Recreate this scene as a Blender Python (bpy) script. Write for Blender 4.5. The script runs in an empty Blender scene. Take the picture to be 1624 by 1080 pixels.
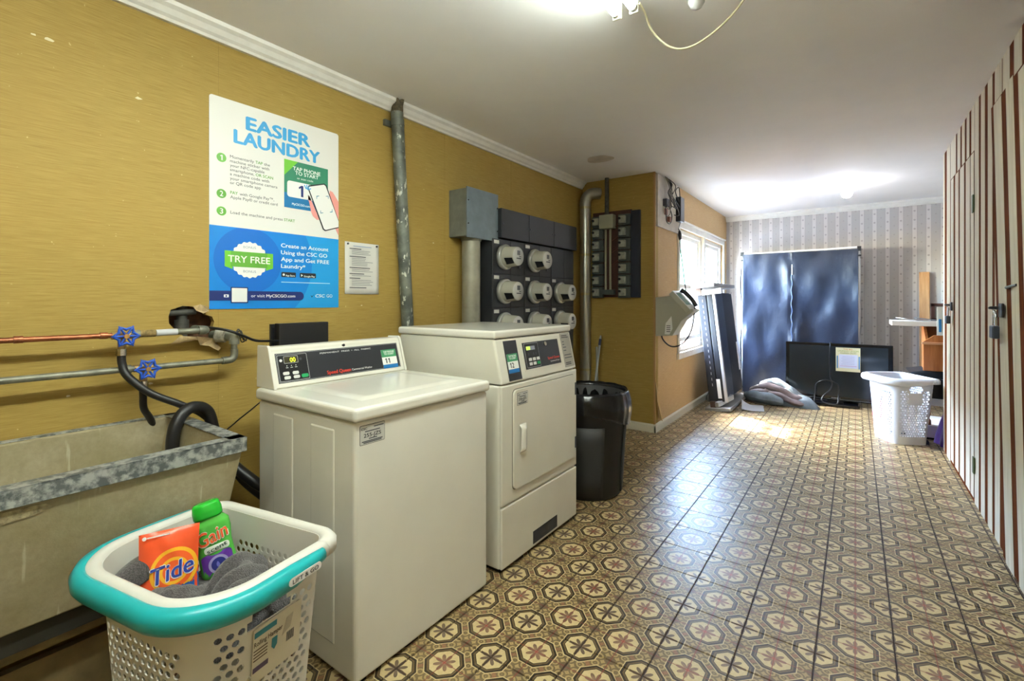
import bpy, bmesh, math, random
from mathutils import Vector, Matrix, noise
from mathutils.geometry import tessellate_polygon
random.seed(7)
PI = math.pi
scene = bpy.context.scene
C = scene.collection

# ------------------------------------------------------------------ camera
CAM_H = 1.27
YAW = math.radians(35.94)
cam_data = bpy.data.cameras.new('camera')
cam = bpy.data.objects.new('camera', cam_data)
C.objects.link(cam)
cam.location = (0, 0, CAM_H)
cam.rotation_euler = (PI / 2, 0, YAW)
cam_data.sensor_fit = 'HORIZONTAL'
cam_data.sensor_width = 36.0
cam_data.lens = 36.0 * 751.8 / 1624.0
cam_data.shift_y = -64.0 / 1624.0
cam_data.clip_start = 0.02
scene.camera = cam

# ------------------------------------------------------------------ world, sun, exposure
scene.view_settings.view_transform = 'Standard'
scene.view_settings.look = 'None'
scene.view_settings.gamma = 1.0
scene.view_settings.use_curve_mapping = False
scene.view_settings.exposure = 0.5
world = bpy.data.worlds.new('world')
scene.world = world
world.use_nodes = True
wn = world.node_tree
wn.nodes.clear()
w_out = wn.nodes.new('ShaderNodeOutputWorld')
w_bg = wn.nodes.new('ShaderNodeBackground')
w_sky = wn.nodes.new('ShaderNodeTexSky')
w_sky.sky_type = 'NISHITA'
w_sky.sun_disc = False
w_sky.sun_elevation = math.radians(56)
w_sky.sun_rotation = math.radians(-72)
w_bg.inputs['Strength'].default_value = 28.0
wn.links.new(w_sky.outputs[0], w_bg.inputs[0])
wn.links.new(w_bg.outputs[0], w_out.inputs[0])
sun_data = bpy.data.lights.new('sun', 'SUN')
sun_data.energy = 50.0
sun_data.angle = math.radians(0.6)
sun_data.color = (1.0, 0.95, 0.86)
sun = bpy.data.objects.new('sun', sun_data)
C.objects.link(sun)
sun.rotation_euler = Vector((0.63, -0.21, -1.0)).to_track_quat('-Z', 'Y').to_euler()
TUBE_STRENGTH = 53.0
BULB_STRENGTH = 100.0
# sampling portal in the window opening (emits nothing itself)
por_data = bpy.data.lights.new('window_portal', 'AREA')
por_data.shape = 'RECTANGLE'; por_data.size = 1.36; por_data.size_y = 2.08
por_data.cycles.is_portal = True
por = bpy.data.objects.new('window_portal', por_data)
C.objects.link(por)
por.location = (-1.72, 6.29, 1.38)
por.rotation_euler = (0, -PI / 2, 0)

# ------------------------------------------------------------------ materials
def lin(c):
    if isinstance(c, str):
        c = tuple(int(c[i:i + 2], 16) for i in (0, 2, 4))
    return tuple(((v / 255) / 12.92 if v / 255 <= 0.04045 else ((v / 255 + 0.055) / 1.055) ** 2.4) for v in c)

class S:
    """a float socket with operators that add Math nodes"""
    def __init__(self, nt, sock): self.nt = nt; self.sock = sock
    def op(self, kind, *others):
        n = self.nt.nodes.new('ShaderNodeMath'); n.operation = kind
        for i, a in enumerate((self,) + others):
            if isinstance(a, S): self.nt.links.new(a.sock, n.inputs[i])
            else: n.inputs[i].default_value = a
        return S(self.nt, n.outputs[0])
    def __add__(self, o): return self.op('ADD', o)
    def __radd__(self, o): return self.op('ADD', o)
    def __sub__(self, o): return self.op('SUBTRACT', o)
    def __rsub__(self, o): return (self * -1.0) + o
    def __mul__(self, o): return self.op('MULTIPLY', o)
    def __rmul__(self, o): return self.op('MULTIPLY', o)
    def __truediv__(self, o): return self.op('DIVIDE', o)
    def abs(self): return self.op('ABSOLUTE')
    def min(self, o): return self.op('MINIMUM', o)
    def max(self, o): return self.op('MAXIMUM', o)
    def lt(self, o): return self.op('LESS_THAN', o)
    def gt(self, o): return self.op('GREATER_THAN', o)
    def frac(self): return self.op('FRACT')
    def sin(self): return self.op('SINE')
    def cos(self): return self.op('COSINE')
    def sqrt(self): return self.op('SQRT')
    def atan2(self, o): return self.op('ARCTAN2', o)
    def between(self, a, b): return self.gt(a) * self.lt(b)

def new_mat(name):
    m = bpy.data.materials.new(name); m.use_nodes = True
    nt = m.node_tree
    return m, nt, nt.nodes['Principled BSDF']

def rgb(nt, c):
    n = nt.nodes.new('ShaderNodeRGB'); n.outputs[0].default_value = (*lin(c), 1); return n.outputs[0]

def mix(nt, f, a, b):
    n = nt.nodes.new('ShaderNodeMix'); n.data_type = 'RGBA'
    if isinstance(f, S): nt.links.new(f.sock, n.inputs[0])
    elif isinstance(f, (int, float)): n.inputs[0].default_value = f
    else: nt.links.new(f, n.inputs[0])
    for s, i in ((a, 6), (b, 7)):
        if isinstance(s, (str, tuple)): n.inputs[i].default_value = (*lin(s), 1)
        else: nt.links.new(s, n.inputs[i])
    return n.outputs[2]

def coords(nt, kind='Object'):
    n = nt.nodes.new('ShaderNodeTexCoord'); return n.outputs[kind]

def xyz(nt, vec):
    n = nt.nodes.new('ShaderNodeSeparateXYZ'); nt.links.new(vec, n.inputs[0])
    return tuple(S(nt, n.outputs[i]) for i in range(3))

def noise_tex(nt, vec, scale, detail=4, stretch=None, rough=0.6):
    if stretch:
        mp = nt.nodes.new('ShaderNodeMapping'); mp.inputs['Scale'].default_value = stretch
        nt.links.new(vec, mp.inputs[0]); vec = mp.outputs[0]
    n = nt.nodes.new('ShaderNodeTexNoise'); n.inputs['Scale'].default_value = scale
    n.inputs['Detail'].default_value = detail; n.inputs['Roughness'].default_value = rough
    nt.links.new(vec, n.inputs['Vector'])
    return S(nt, n.outputs['Fac'])

def voronoi(nt, vec, scale, feature='F1'):
    n = nt.nodes.new('ShaderNodeTexVoronoi'); n.inputs['Scale'].default_value = scale; n.feature = feature
    nt.links.new(vec, n.inputs['Vector'])
    return S(nt, n.outputs['Distance'])

def ramp01(s, a, b):
    n = s.nt.nodes.new('ShaderNodeMapRange'); n.clamp = True
    n.inputs[1].default_value = a; n.inputs[2].default_value = b
    s.nt.links.new(s.sock, n.inputs[0]); return S(s.nt, n.outputs[0])

def bump(nt, bsdf, h, strength=0.3, dist=0.01):
    n = nt.nodes.new('ShaderNodeBump'); n.inputs['Strength'].default_value = strength
    n.inputs['Distance'].default_value = dist
    nt.links.new(h.sock, n.inputs['Height']); nt.links.new(n.outputs[0], bsdf.inputs['Normal'])

MATS = {}
def mat(name, col, rough=0.5, metal=0.0, var=0.0, vscale=12, bmp=0.0, bscale=80, spec=0.5, coat=0.0):
    if name in MATS: return MATS[name]
    m, nt, b = new_mat(name)
    b.inputs['Roughness'].default_value = rough; b.inputs['Metallic'].default_value = metal
    b.inputs['Specular IOR Level'].default_value = spec
    if coat: b.inputs['Coat Weight'].default_value = coat
    c = lin(col)
    if var or bmp: tc = coords(nt)
    if var:
        nz = noise_tex(nt, tc, vscale)
        f = ramp01(nz, 0.3, 0.7)
        d = tuple(int(255 * max(0, min(1, v))) for v in [x / 255 * (1 - var) for x in (int(col[0:2], 16), int(col[2:4], 16), int(col[4:6], 16))])
        nt.links.new(mix(nt, f, '%02x%02x%02x' % d, col), b.inputs['Base Color'])
    else:
        b.inputs['Base Color'].default_value = (*c, 1)
    if bmp:
        bump(nt, b, noise_tex(nt, tc, bscale, 3), bmp, 0.005)
    MATS[name] = m
    return m

def emis(name, col, strength):
    if name in MATS: return MATS[name]
    m, nt, b = new_mat(name)
    b.inputs['Base Color'].default_value = (*lin(col), 1)
    b.inputs['Emission Color'].default_value = (*lin(col), 1)
    b.inputs['Emission Strength'].default_value = strength
    MATS[name] = m
    return m

def wallpaper_mat(name='grasscloth_wallpaper', lo='92793b', hi='b09652', wash='9c7c3a'):
    m, nt, b = new_mat(name)
    tc = coords(nt)
    fib = noise_tex(nt, tc, 1.0, 4, (9, 9, 330), 0.7)
    big = noise_tex(nt, tc, 1.6, 3)
    sp = noise_tex(nt, tc, 45, 2)
    c = mix(nt, ramp01(fib, 0.32, 0.68), lo, hi)
    c = mix(nt, ramp01(big, 0.35, 0.7) * 0.35, c, wash)
    c = mix(nt, ramp01(sp, 0.73, 0.76) * 0.5, c, 'dcc98c')
    nt.links.new(c, b.inputs['Base Color'])
    b.inputs['Roughness'].default_value = 0.62
    b.inputs['Specular IOR Level'].default_value = 0.3
    bump(nt, b, fib, 0.25, 0.002)
    return m

def striped_wallpaper_mat():
    m, nt, b = new_mat('striped_wallpaper')
    tc = coords(nt)
    x, y, z = xyz(nt, tc)
    u = (x / 0.13).frac()
    d = (u - 0.5).abs()
    base = mix(nt, d.lt(0.17), 'b0aba8', 'c9c4c0')
    edge = d.between(0.165, 0.195)
    c = mix(nt, edge * 0.6, base, '8f8988')
    fine = ((x / 0.012).frac() - 0.5).abs().lt(0.16) * d.gt(0.2)
    c = mix(nt, fine * 0.18, c, '8f8988')
    zz = (z / 0.11).frac() - 0.5
    dot = ((d * 0.13) * (d * 0.13) + (zz * 0.11) * (zz * 0.11)).sqrt().lt(0.011)
    c = mix(nt, dot * 0.65, c, '8d8683')
    ux = ((x / 0.13 + 0.5).frac() - 0.5)
    zo = (z / 0.11 + 0.5).frac() - 0.5
    dot2 = ((ux * 0.13) * (ux * 0.13) + (zo * 0.11) * (zo * 0.11)).sqrt().lt(0.008)
    c = mix(nt, dot2 * 0.45, c, '8d8683')
    st = noise_tex(nt, tc, 2.0, 3)
    c = mix(nt, ramp01(st, 0.45, 0.75) * 0.25, c, 'b39c8b')
    nt.links.new(c, b.inputs['Base Color'])
    b.inputs['Roughness'].default_value = 0.7
    return m

TILE = 0.233
def tile_mat():
    m, nt, b = new_mat('patterned_vinyl_tile')
    tc = coords(nt)
    x0, y0, z0 = xyz(nt, tc)
    u = (x0 / TILE + 0.5).frac() - 0.5
    v = (y0 / TILE + 0.5).frac() - 0.5
    ax, ay = u.abs(), v.abs()
    qx, qy = 0.5 - ax, 0.5 - ay
    def octd(a, c): return a.max(c).max((a + c) * 0.7071)
    dB, dA = octd(ax, ay), octd(qx, qy)
    isA = dA.lt(dB)
    d = dA.min(dB)
    # folded coordinates of the nearest medallion
    nz = noise_tex(nt, tc, 60, 3)
    # background scrolls round the four points between the medallions
    ex, ey = ax, 0.5 - ay
    fx, fy = 0.5 - ax, ay
    r1 = (ex * ex + ey * ey).sqrt(); r2 = (fx * fx + fy * fy).sqrt()
    rr = r1.min(r2)
    swx = ((u * 6 + 0.5).frac() - 0.5); swy = ((v * 6 + 0.5).frac() - 0.5)
    sw = (swx * swx + swy * swy).sqrt() + nz * 0.25
    sc = ((sw * 19.0).sin())
    bg = mix(nt, ramp01(sc, -0.35, 0.35), '6c5a3c', 'a08a5e')
    bg = mix(nt, rr.lt(0.07) * 0.85, bg, '5a4636')
    leaf = ((ax - ay).abs().lt(0.045)) * (((ax + ay) - 0.5).abs().lt(0.075))
    bg = mix(nt, leaf * 0.7, bg, '7c4636')
    # medallion
    th = (u.op('MULTIPLY', 1.0)).atan2(v)
    rB = (u * u + v * v).sqrt(); rA = (qx * qx + qy * qy).sqrt()
    thA = qx.atan2(qy)
    petB = (th * 4.0).cos().abs(); petA = (thA * 4.0).cos().abs()
    flB = (rB - (petB * 0.11 + 0.06)).lt(0.0)
    flA = (rA - (petA * 0.12 + 0.05)).lt(0.0) 
    crossA = qx.min(qy).lt(0.022) * rA.lt(0.2)
    inner = mix(nt, nz.gt(0.5) * 0.3, 'c4b183', 'b39d6f')
    flc = mix(nt, ramp01(nz, 0.4, 0.6), '5d3f3a', '7d5a4a')
    med = mix(nt, flB * (dB.lt(0.22)) * 0.85, inner, flc)
    med = mix(nt, (flA * dA.lt(0.22)).max(crossA) * 0.85, med, '4a3230')
    med = mix(nt, rB.lt(0.028), med, 'b4604a')
    c = bg
    c = mix(nt, d.lt(0.310), c, 'c4b184')
    c = mix(nt, d.lt(0.296), c, '2e2316')
    c = mix(nt, d.between(0.238, 0.262), c, '665333')
    c = mix(nt, d.lt(0.226), c, med)
    c = mix(nt, (ax.min(ay)).lt(0.008) * 0.8, c, '7c3226')
    nt.links.new(c, b.inputs['Base Color'])
    emb = ramp01(noise_tex(nt, tc, 170, 2), 0.3, 0.7)
    rg = ramp01(noise_tex(nt, tc, 14, 3), 0.2, 0.8) * 0.10 + 0.33
    nt.links.new(rg.sock, b.inputs['Roughness'])
    b.inputs['Specular IOR Level'].default_value = 0.6
    bump(nt, b, emb + d.lt(0.3) * 0.6 + ramp01(sc, -0.3, 0.3) * 0.4, 0.16, 0.002)
    return m

def galv_mat(name='galvanised_steel', lo='5c6264', hi='a9adab'):
    if name in MATS: return MATS[name]
    m, nt, b = new_mat(name)
    tc = coords(nt)
    n1 = noise_tex(nt, tc, 38, 4)
    c = mix(nt, ramp01(n1, 0.42, 0.6), lo, hi)
    nt.links.new(c, b.inputs['Base Color'])
    b.inputs['Metallic'].default_value = 0.45; b.inputs['Roughness'].default_value = 0.45
    bump(nt, b, n1, 0.15, 0.004)
    MATS[name] = m
    return m

def speckled_pipe_mat():
    m, nt, b = new_mat('paint_flecked_pipe')
    tc = coords(nt)
    n1 = noise_tex(nt, tc, 30, 4, (1, 1, 0.45)); n2 = noise_tex(nt, tc, 9, 3)
    c = mix(nt, ramp01(n2, 0.35, 0.65), '474c46', '74796f')
    c = mix(nt, ramp01(n1, 0.6, 0.64), c, 'c5c8bb')
    nt.links.new(c, b.inputs['Base Color'])
    b.inputs['Roughness'].default_value = 0.5; b.inputs['Metallic'].default_value = 0.2
    bump(nt, b, n1, 0.3, 0.004)
    return m

def concrete_mat():
    m, nt, b = new_mat('worn_concrete')
    tc = coords(nt)
    n1 = noise_tex(nt, tc, 5, 5); n2 = noise_tex(nt, tc, 60, 3); n3 = noise_tex(nt, tc, 7, 3, (1, 5, 0.5))
    c = mix(nt, ramp01(n1, 0.3, 0.7), '8f8461', 'aaa085')
    c = mix(nt, ramp01(n2, 0.35, 0.65) * 0.3, c, '7d7355')
    c = mix(nt, ramp01(n3, 0.64, 0.69) * 0.4, c, 'cdc6ac')
    nt.links.new(c, b.inputs['Base Color'])
    b.inputs['Roughness'].default_value = 0.7
    bump(nt, b, n2, 0.3, 0.004)
    return m

def sheet_plastic_mat():
    m, nt, b = new_mat('navy_plastic_sheet')
    tc = coords(nt)
    n1 = noise_tex(nt, tc, 6, 4, (1.2, 1, 0.8))
    b.inputs['Base Color'].default_value = (*lin('101b30'), 1)
    b.inputs['Roughness'].default_value = 0.42
    b.inputs['Sheen Weight'].default_value = 0.2
    bump(nt, b, n1, 0.45, 0.02)
    return m

def towel_mat(name, c1, c2, scale=260, strength=0.8):
    m, nt, b = new_mat(name)
    tc = coords(nt)
    n1 = noise_tex(nt, tc, scale, 2)
    nt.links.new(mix(nt, ramp01(n1, 0.3, 0.7), c1, c2), b.inputs['Base Color'])
    b.inputs['Roughness'].default_value = 0.95
    b.inputs['Sheen Weight'].default_value = 0.3
    bump(nt, b, n1, strength, 0.006)
    return m

def wood_mat(name, c1, c2, scale=6, rough=0.5, axis='z', spec=0.5):
    if name in MATS: return MATS[name]
    m, nt, b = new_mat(name)
    tc = coords(nt)
    st = {'z': (6, 6, 0.5), 'x': (0.5, 6, 6), 'y': (6, 0.5, 6)}[axis]
    n1 = noise_tex(nt, tc, scale, 5, st); n2 = noise_tex(nt, tc, 22, 2, (1, 1, 0.5))
    c = mix(nt, ramp01(n1, 0.3, 0.7), c1, c2)
    c = mix(nt, ramp01(n2, 0.72, 0.78) * 0.6, c, c1)
    nt.links.new(c, b.inputs['Base Color'])
    b.inputs['Roughness'].default_value = rough
    b.inputs['Specular IOR Level'].default_value = spec
    bump(nt, b, n1, 0.15, 0.003)
    MATS[name] = m
    return m

def siding_mat():
    m, nt, b = new_mat('lapped_siding')  # plain grey siding with darker lap lines
    x, y, z = xyz(nt, coords(nt))
    nt.links.new(mix(nt, (z / 0.12).frac().lt(0.12), '6a6862', '54524d'), b.inputs['Base Color'])
    return m

def glass_mat():
    m, nt, b = new_mat('window_glass')
    nt.nodes.remove(b)
    out = nt.nodes['Material Output']
    t = nt.nodes.new('ShaderNodeBsdfTransparent'); t.inputs[0].default_value = (0.93, 0.96, 0.95, 1)
    g = nt.nodes.new('ShaderNodeBsdfGlossy'); g.inputs['Roughness'].default_value = 0.02
    mx = nt.nodes.new('ShaderNodeMixShader')
    mx.inputs[0].default_value = 0.06; nt.links.new(t.outputs[0], mx.inputs[1]); nt.links.new(g.outputs[0], mx.inputs[2])
    nt.links.new(mx.outputs[0], out.inputs[0])
    return m

M_PAPER = wallpaper_mat()
M_TAN = wallpaper_mat('tan_wallpaper', 'ab8d5f', 'c4a67a', 'b39468')
M_STRIPE = striped_wallpaper_mat()
M_TILE = tile_mat()
M_GALV = galv_mat()
M_RIM = galv_mat('tub_rim_steel', '63696b', 'b4b8b6')
M_FLECK = speckled_pipe_mat()
M_CONC = concrete_mat()
M_SHEET = sheet_plastic_mat()
M_TOWEL = towel_mat('charcoal_towel', '2e2c2d', '595555')
M_GLASS = glass_mat()
M_WHITE = mat('white_trim_paint', 'e6e4de', 0.45, var=0.05)
M_CEIL = mat('ceiling_plaster', 'f4f3f4', 0.8, var=0.03, vscale=1.3, bmp=0.06, bscale=30)
M_APPL = mat('white_enamel', 'e6e4da', 0.18, var=0.03, vscale=3, coat=0.2)
M_APPL2 = mat('cream_enamel', 'e0ddd0', 0.25, var=0.03, vscale=3)
M_BLACK = mat('black_plastic', '15161a', 0.35)
M_PANEL = mat('charcoal_panel', '24262c', 0.4)
M_DARK = mat('dark_recess', '1a1612', 0.9)
M_CHROME = mat('chrome', 'c9c9c9', 0.2, metal=1.0)
M_RUB = mat('black_rubber_hose', '1d1d1f', 0.42)
M_INK = mat('ink_black', '1c1c22', 0.6)
M_INKW = mat('ink_white', 'f2f2f0', 0.6)
M_INKG = mat('ink_grey', '44464e', 0.6)
M_BATTEN = wood_mat('whitewashed_batten', 'cfc5ac', 'e9e2d0', 5, 0.75, spec=0.2)
M_BROWN = wood_mat('brown_stained_board', '4e2712', '743c1c', 8, 0.9, spec=0.05)
M_FIR = wood_mat('fir_plank', 'a8764a', 'c99a6b', 5, 0.55)
M_PINE = wood_mat('orange_stained_pine', '8a4a20', 'b3703c', 5, 0.4)

# ------------------------------------------------------------------ object helpers
OFF = {}
class MB:
    def __init__(self): self.v = []; self.f = []; self.sm = []
    def add(self, vs, fs, smooth=False):
        n = len(self.v); self.v += [Vector(p) for p in vs]
        self.f += [tuple(i + n for i in f) for f in fs]; self.sm += [smooth] * len(fs); return self
    def box(self, a, b):
        (x0, y0, z0), (x1, y1, z1) = a, b
        x0, x1 = min(x0, x1), max(x0, x1); y0, y1 = min(y0, y1), max(y0, y1); z0, z1 = min(z0, z1), max(z0, z1)
        return self.add([(x0, y0, z0), (x1, y0, z0), (x1, y1, z0), (x0, y1, z0), (x0, y0, z1), (x1, y0, z1), (x1, y1, z1), (x0, y1, z1)],
                        [(0, 3, 2, 1), (4, 5, 6, 7), (0, 1, 5, 4), (1, 2, 6, 5), (2, 3, 7, 6), (3, 0, 4, 7)])
    def obox(self, o, ux, uy, uz):
        o, ux, uy, uz = map(Vector, (o, ux, uy, uz))
        vs = [o, o + ux, o + ux + uy, o + uy]; vs += [p + uz for p in vs]
        fs = [(0, 3, 2, 1), (4, 5, 6, 7), (0, 1, 5, 4), (1, 2, 6, 5), (2, 3, 7, 6), (3, 0, 4, 7)]
        if ux.cross(uy).dot(uz) < 0: fs = [f[::-1] for f in fs]
        return self.add(vs, fs)
    def prism(self, pts, ext):
        """closed 3D polygon pts, extruded by ext"""
        pts = [Vector(p) for p in pts]; ext = Vector(ext); n = len(pts)
        nrm = Vector((0, 0, 0))
        for i in range(n): nrm += pts[i].cross(pts[(i + 1) % n])
        tri = tessellate_polygon([pts])
        vs = pts + [p + ext for p in pts]
        fs = []
        flip = nrm.dot(ext) > 0
        for t in tri:
            a, b_, c = t
            tn = (pts[b_] - pts[a]).cross(pts[c] - pts[a])
            if (tn.dot(ext) > 0): a, c = c, a
            fs.append((a, b_, c)); fs.append((c + n, b_ + n, a + n))
        for i in range(n):
            j = (i + 1) % n
            q = (i, j, j + n, i + n)
            fs.append(q if flip else q[::-1])
        return self.add(vs, fs)
    def cyl(self, p0, p1, r, r2=None, seg=16, caps=True):
        p0, p1 = Vector(p0), Vector(p1); r2 = r if r2 is None else r2
        d = (p1 - p0).normalized(); a = d.orthogonal().normalized(); b = d.cross(a)
        vs = []
        for k in range(seg):
            t = 2 * PI * k / seg; e = a * math.cos(t) + b * math.sin(t); vs.append(p0 + e * r)
        for k in range(seg):
            t = 2 * PI * k / seg; e = a * math.cos(t) + b * math.sin(t); vs.append(p1 + e * r2)
        self.add(vs, [(k, (k + 1) % seg, (k + 1) % seg + seg, k + seg) for k in range(seg)], True)
        if caps:
            self.add(vs, [tuple(range(seg))[::-1], tuple(range(seg, 2 * seg))])
        return self
    def lathe(self, o, axis, prof, seg=24):
        """prof: (radius, height along axis) pairs"""
        o, d = Vector(o), Vector(axis).normalized(); a = d.orthogonal().normalized(); b = d.cross(a)
        vs = []
        for r, h in prof:
            for k in range(seg):
                t = 2 * PI * k / seg; vs.append(o + d * h + (a * math.cos(t) + b * math.sin(t)) * r)
        fs = []
        for i in range(len(prof) - 1):
            for k in range(seg):
                k2 = (k + 1) % seg; fs.append((i * seg + k, i * seg + k2, (i + 1) * seg + k2, (i + 1) * seg + k))
        return self.add(vs, fs, True)
    def tube(self, pts, r, seg=10, caps=True, smooth=3):
        pts = catmull([Vector(p) for p in pts], smooth) if smooth and len(pts) > 2 else [Vector(p) for p in pts]
        n = len(pts); rs = r if isinstance(r, (list, tuple)) else None
        vs = []; a = None
        for i, p in enumerate(pts):
            d = (pts[min(i + 1, n - 1)] - pts[max(i - 1, 0)]).normalized()
            if a is None: a = d.orthogonal().normalized()
            a = (a - d * a.dot(d)).normalized(); b = d.cross(a)
            q = r if rs is None else rs[0] + (rs[1] - rs[0]) * i / (n - 1)
            for k in range(seg):
                t = 2 * PI * k / seg; vs.append(p + (a * math.cos(t) + b * math.sin(t)) * q)
        fs = [(i * seg + k, i * seg + (k + 1) % seg, (i + 1) * seg + (k + 1) % seg, (i + 1) * seg + k) for i in range(n - 1) for k in range(seg)]
        self.add(vs, fs, True)
        if caps: self.add(vs, [tuple(range(seg))[::-1], tuple(range((n - 1) * seg, n * seg))])
        return self
    def sphere(self, o, r, sx=1, sy=1, sz=1, nu=16, nv=10):
        o = Vector(o); vs = []; fs = []
        for i in range(nv + 1):
            t = PI * i / nv
            for k in range(nu):
                p = 2 * PI * k / nu
                vs.append(o + Vector((r * sx * math.sin(t) * math.cos(p), r * sy * math.sin(t) * math.sin(p), r * sz * math.cos(t))))
        for i in range(nv):
            for k in range(nu):
                fs.append((i * nu + k, (i + 1) * nu + k, (i + 1) * nu + (k + 1) % nu, i * nu + (k + 1) % nu))
        return self.add(vs, fs, True)
    def grid(self, fn, nu, nv, smooth=True):
        vs = [fn(i / nu, j / nv) for j in range(nv + 1) for i in range(nu + 1)]
        fs = [(j * (nu + 1) + i, j * (nu + 1) + i + 1, (j + 1) * (nu + 1) + i + 1, (j + 1) * (nu + 1) + i) for j in range(nv) for i in range(nu)]
        return self.add(vs, fs, smooth)
    def mesh(self, name, off=Vector((0, 0, 0))):
        me = bpy.data.meshes.new(name)
        me.from_pydata([tuple(p - off) for p in self.v], [], self.f)
        me.polygons.foreach_set('use_smooth', self.sm)
        me.update()
        return me

def catmull(P, k):
    out = []
    for i in range(len(P) - 1):
        p0, p1, p2, p3 = P[max(i - 1, 0)], P[i], P[i + 1], P[min(i + 2, len(P) - 1)]
        for j in range(k):
            t = j / k
            out.append(0.5 * ((2 * p1) + (p2 - p0) * t + (2 * p0 - 5 * p1 + 4 * p2 - p3) * t * t + (3 * p1 - p0 - 3 * p2 + p3) * t ** 3))
    out.append(P[-1]); return out

def props(o, label=None, cat=None, group=None, kind=None):
    if label: o['label'] = label
    if cat: o['category'] = cat
    if group: o['group'] = group
    if kind: o['kind'] = kind
    return o

def thing(name, label, cat, loc=(0, 0, 0), rotz=0, group=None, world=True, kind=None):
    """an Empty at the thing's base; parts are given in world space (world=True) or in its own frame"""
    o = bpy.data.objects.new(name, None); C.objects.link(o)
    o.location = loc; o.rotation_euler = (0, 0, rotz); o.empty_display_size = 0.05
    OFF[o] = Vector(loc) if world else Vector((0, 0, 0))
    return props(o, label, cat, group, kind)

def obj(name, mb, m, parent=None, loc=None, bevel=0, bseg=2, solid=0, subsurf=0, label=None, autos=False):
    off = OFF[parent] if parent is not None else Vector(loc or (0, 0, 0))
    me = mb.mesh(name, off)
    o = bpy.data.objects.new(name, me); C.objects.link(o)
    me.materials.append(m)
    if parent is not None: o.parent = parent
    else: o.location = off
    OFF[o] = off
    if solid:
        s = o.modifiers.new('solid', 'SOLIDIFY'); s.thickness = solid; s.offset = 0
    if bevel:
        bv = o.modifiers.new('bevel', 'BEVEL'); bv.width = bevel; bv.segments = bseg; bv.limit_method = 'ANGLE'; bv.angle_limit = 0.6
        bv.harden_normals = False
        for p in me.polygons: p.use_smooth = False
    if subsurf:
        s = o.modifiers.new('sub', 'SUBSURF'); s.levels = subsurf; s.render_levels = subsurf
    if label: o['label'] = label
    return o

def copy_tree(o, parent=None):
    c = o.copy(); C.objects.link(c); c.parent = parent; OFF[c] = OFF.get(o, Vector((0, 0, 0)))
    for ch in list(o.children):
        copy_tree(ch, c)
    return c

def frame(o, ux, uy):
    """plane frame: origin, right, up -> Matrix"""
    ux, uy = Vector(ux).normalized(), Vector(uy).normalized(); n = ux.cross(uy)
    m = Matrix((ux, uy, n)).transposed().to_4x4(); m.translation = Vector(o); return m

CAP = {}
def text_mesh(s, bold):
    cu = bpy.data.curves.new('t', 'FONT'); cu.body = s; cu.size = 1.0; cu.resolution_u = 3
    o = bpy.data.objects.new('t', cu)
    me = bpy.data.meshes.new_from_object(o)
    bpy.data.objects.remove(o); bpy.data.curves.remove(cu)
    sh = {0: 0.0, 1: 0.016, 2: 0.042}[int(bold)]
    if sh:          # heavier strokes: the outline laid down five times, slightly shifted
        bm = bmesh.new()
        for i_, (dx, dy) in enumerate(((0, 0), (-sh, 0), (sh, 0), (0, sh * 0.7), (0, -sh * 0.7))):
            n0 = len(bm.verts); bm.from_mesh(me); bm.verts.ensure_lookup_table()
            for v in bm.verts[n0:]: v.co.x += dx; v.co.y += dy; v.co.z += 0.00012 * i_
        bm.to_mesh(me); bm.free()
    return me

def digit_one(fr, x0, x1, y0, h, m, parent, lift=0.0008):
    """a figure one with a flag"""
    w = x1 - x0
    return obj('figure_one', poly_on(fr, [(x0 + w * .5, y0), (x1, y0), (x1, y0 + h), (x0 + w * .55, y0 + h), (x0, y0 + h * .82), (x0 + w * .06, y0 + h * .68), (x0 + w * .5, y0 + h * .80)], lift), m, parent)

def text(s, fr, x0, x1, y0, h, m, parent, bold=False, lift=0.0008, name='lettering', slant=0.0, wrap=None):
    """letters on plane fr: baseline y0, cap height h, stretched to x0..x1"""
    me = text_mesh(s, bold)
    if bold not in CAP:
        h0 = text_mesh('H', bold); CAP[bold] = max(v.co.y for v in h0.vertices); bpy.data.meshes.remove(h0)
    xs = [v.co.x for v in me.vertices]
    if not xs: return None
    a, w = min(xs), max(xs) - min(xs)
    off = OFF[parent]
    for v in me.vertices:
        yy = v.co.y / CAP[bold] * h
        p = Vector((x0 + (v.co.x - a) / w * (x1 - x0) + slant * yy, y0 + yy, lift + v.co.z))
        v.co = ((fr @ p) if wrap is None else wrap(p)) - off
    me.materials.clear(); me.materials.append(m)
    o = bpy.data.objects.new(name, me); C.objects.link(o); o.parent = parent; OFF[o] = off
    return o

def poly_on(fr, pts, lift=0.0, th=0.0003):
    mb = MB(); n = fr.to_3x3() @ Vector((0, 0, 1))
    mb.prism([fr @ Vector((x, y, lift)) for x, y in pts], n * th); return mb
def rect(x0, y0, x1, y1, r=0.0, seg=4):
    if r <= 0: return [(x0, y0), (x1, y0), (x1, y1), (x0, y1)]
    out = []
    for cx, cy, a in ((x1 - r, y0 + r, -PI / 2), (x1 - r, y1 - r, 0), (x0 + r, y1 - r, PI / 2), (x0 + r, y0 + r, PI)):
        for k in range(seg + 1):
            t = a + PI / 2 * k / seg; out.append((cx + r * math.cos(t), cy + r * math.sin(t)))
    return out
def disc(cx, cy, r, n=40, wob=0.0, lobes=16):
    return [(cx + (r + wob * math.cos(lobes * 2 * PI * k / n)) * math.cos(2 * PI * k / n), cy + (r + wob * math.cos(lobes * 2 * PI * k / n)) * math.sin(2 * PI * k / n)) for k in range(n)]
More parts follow.
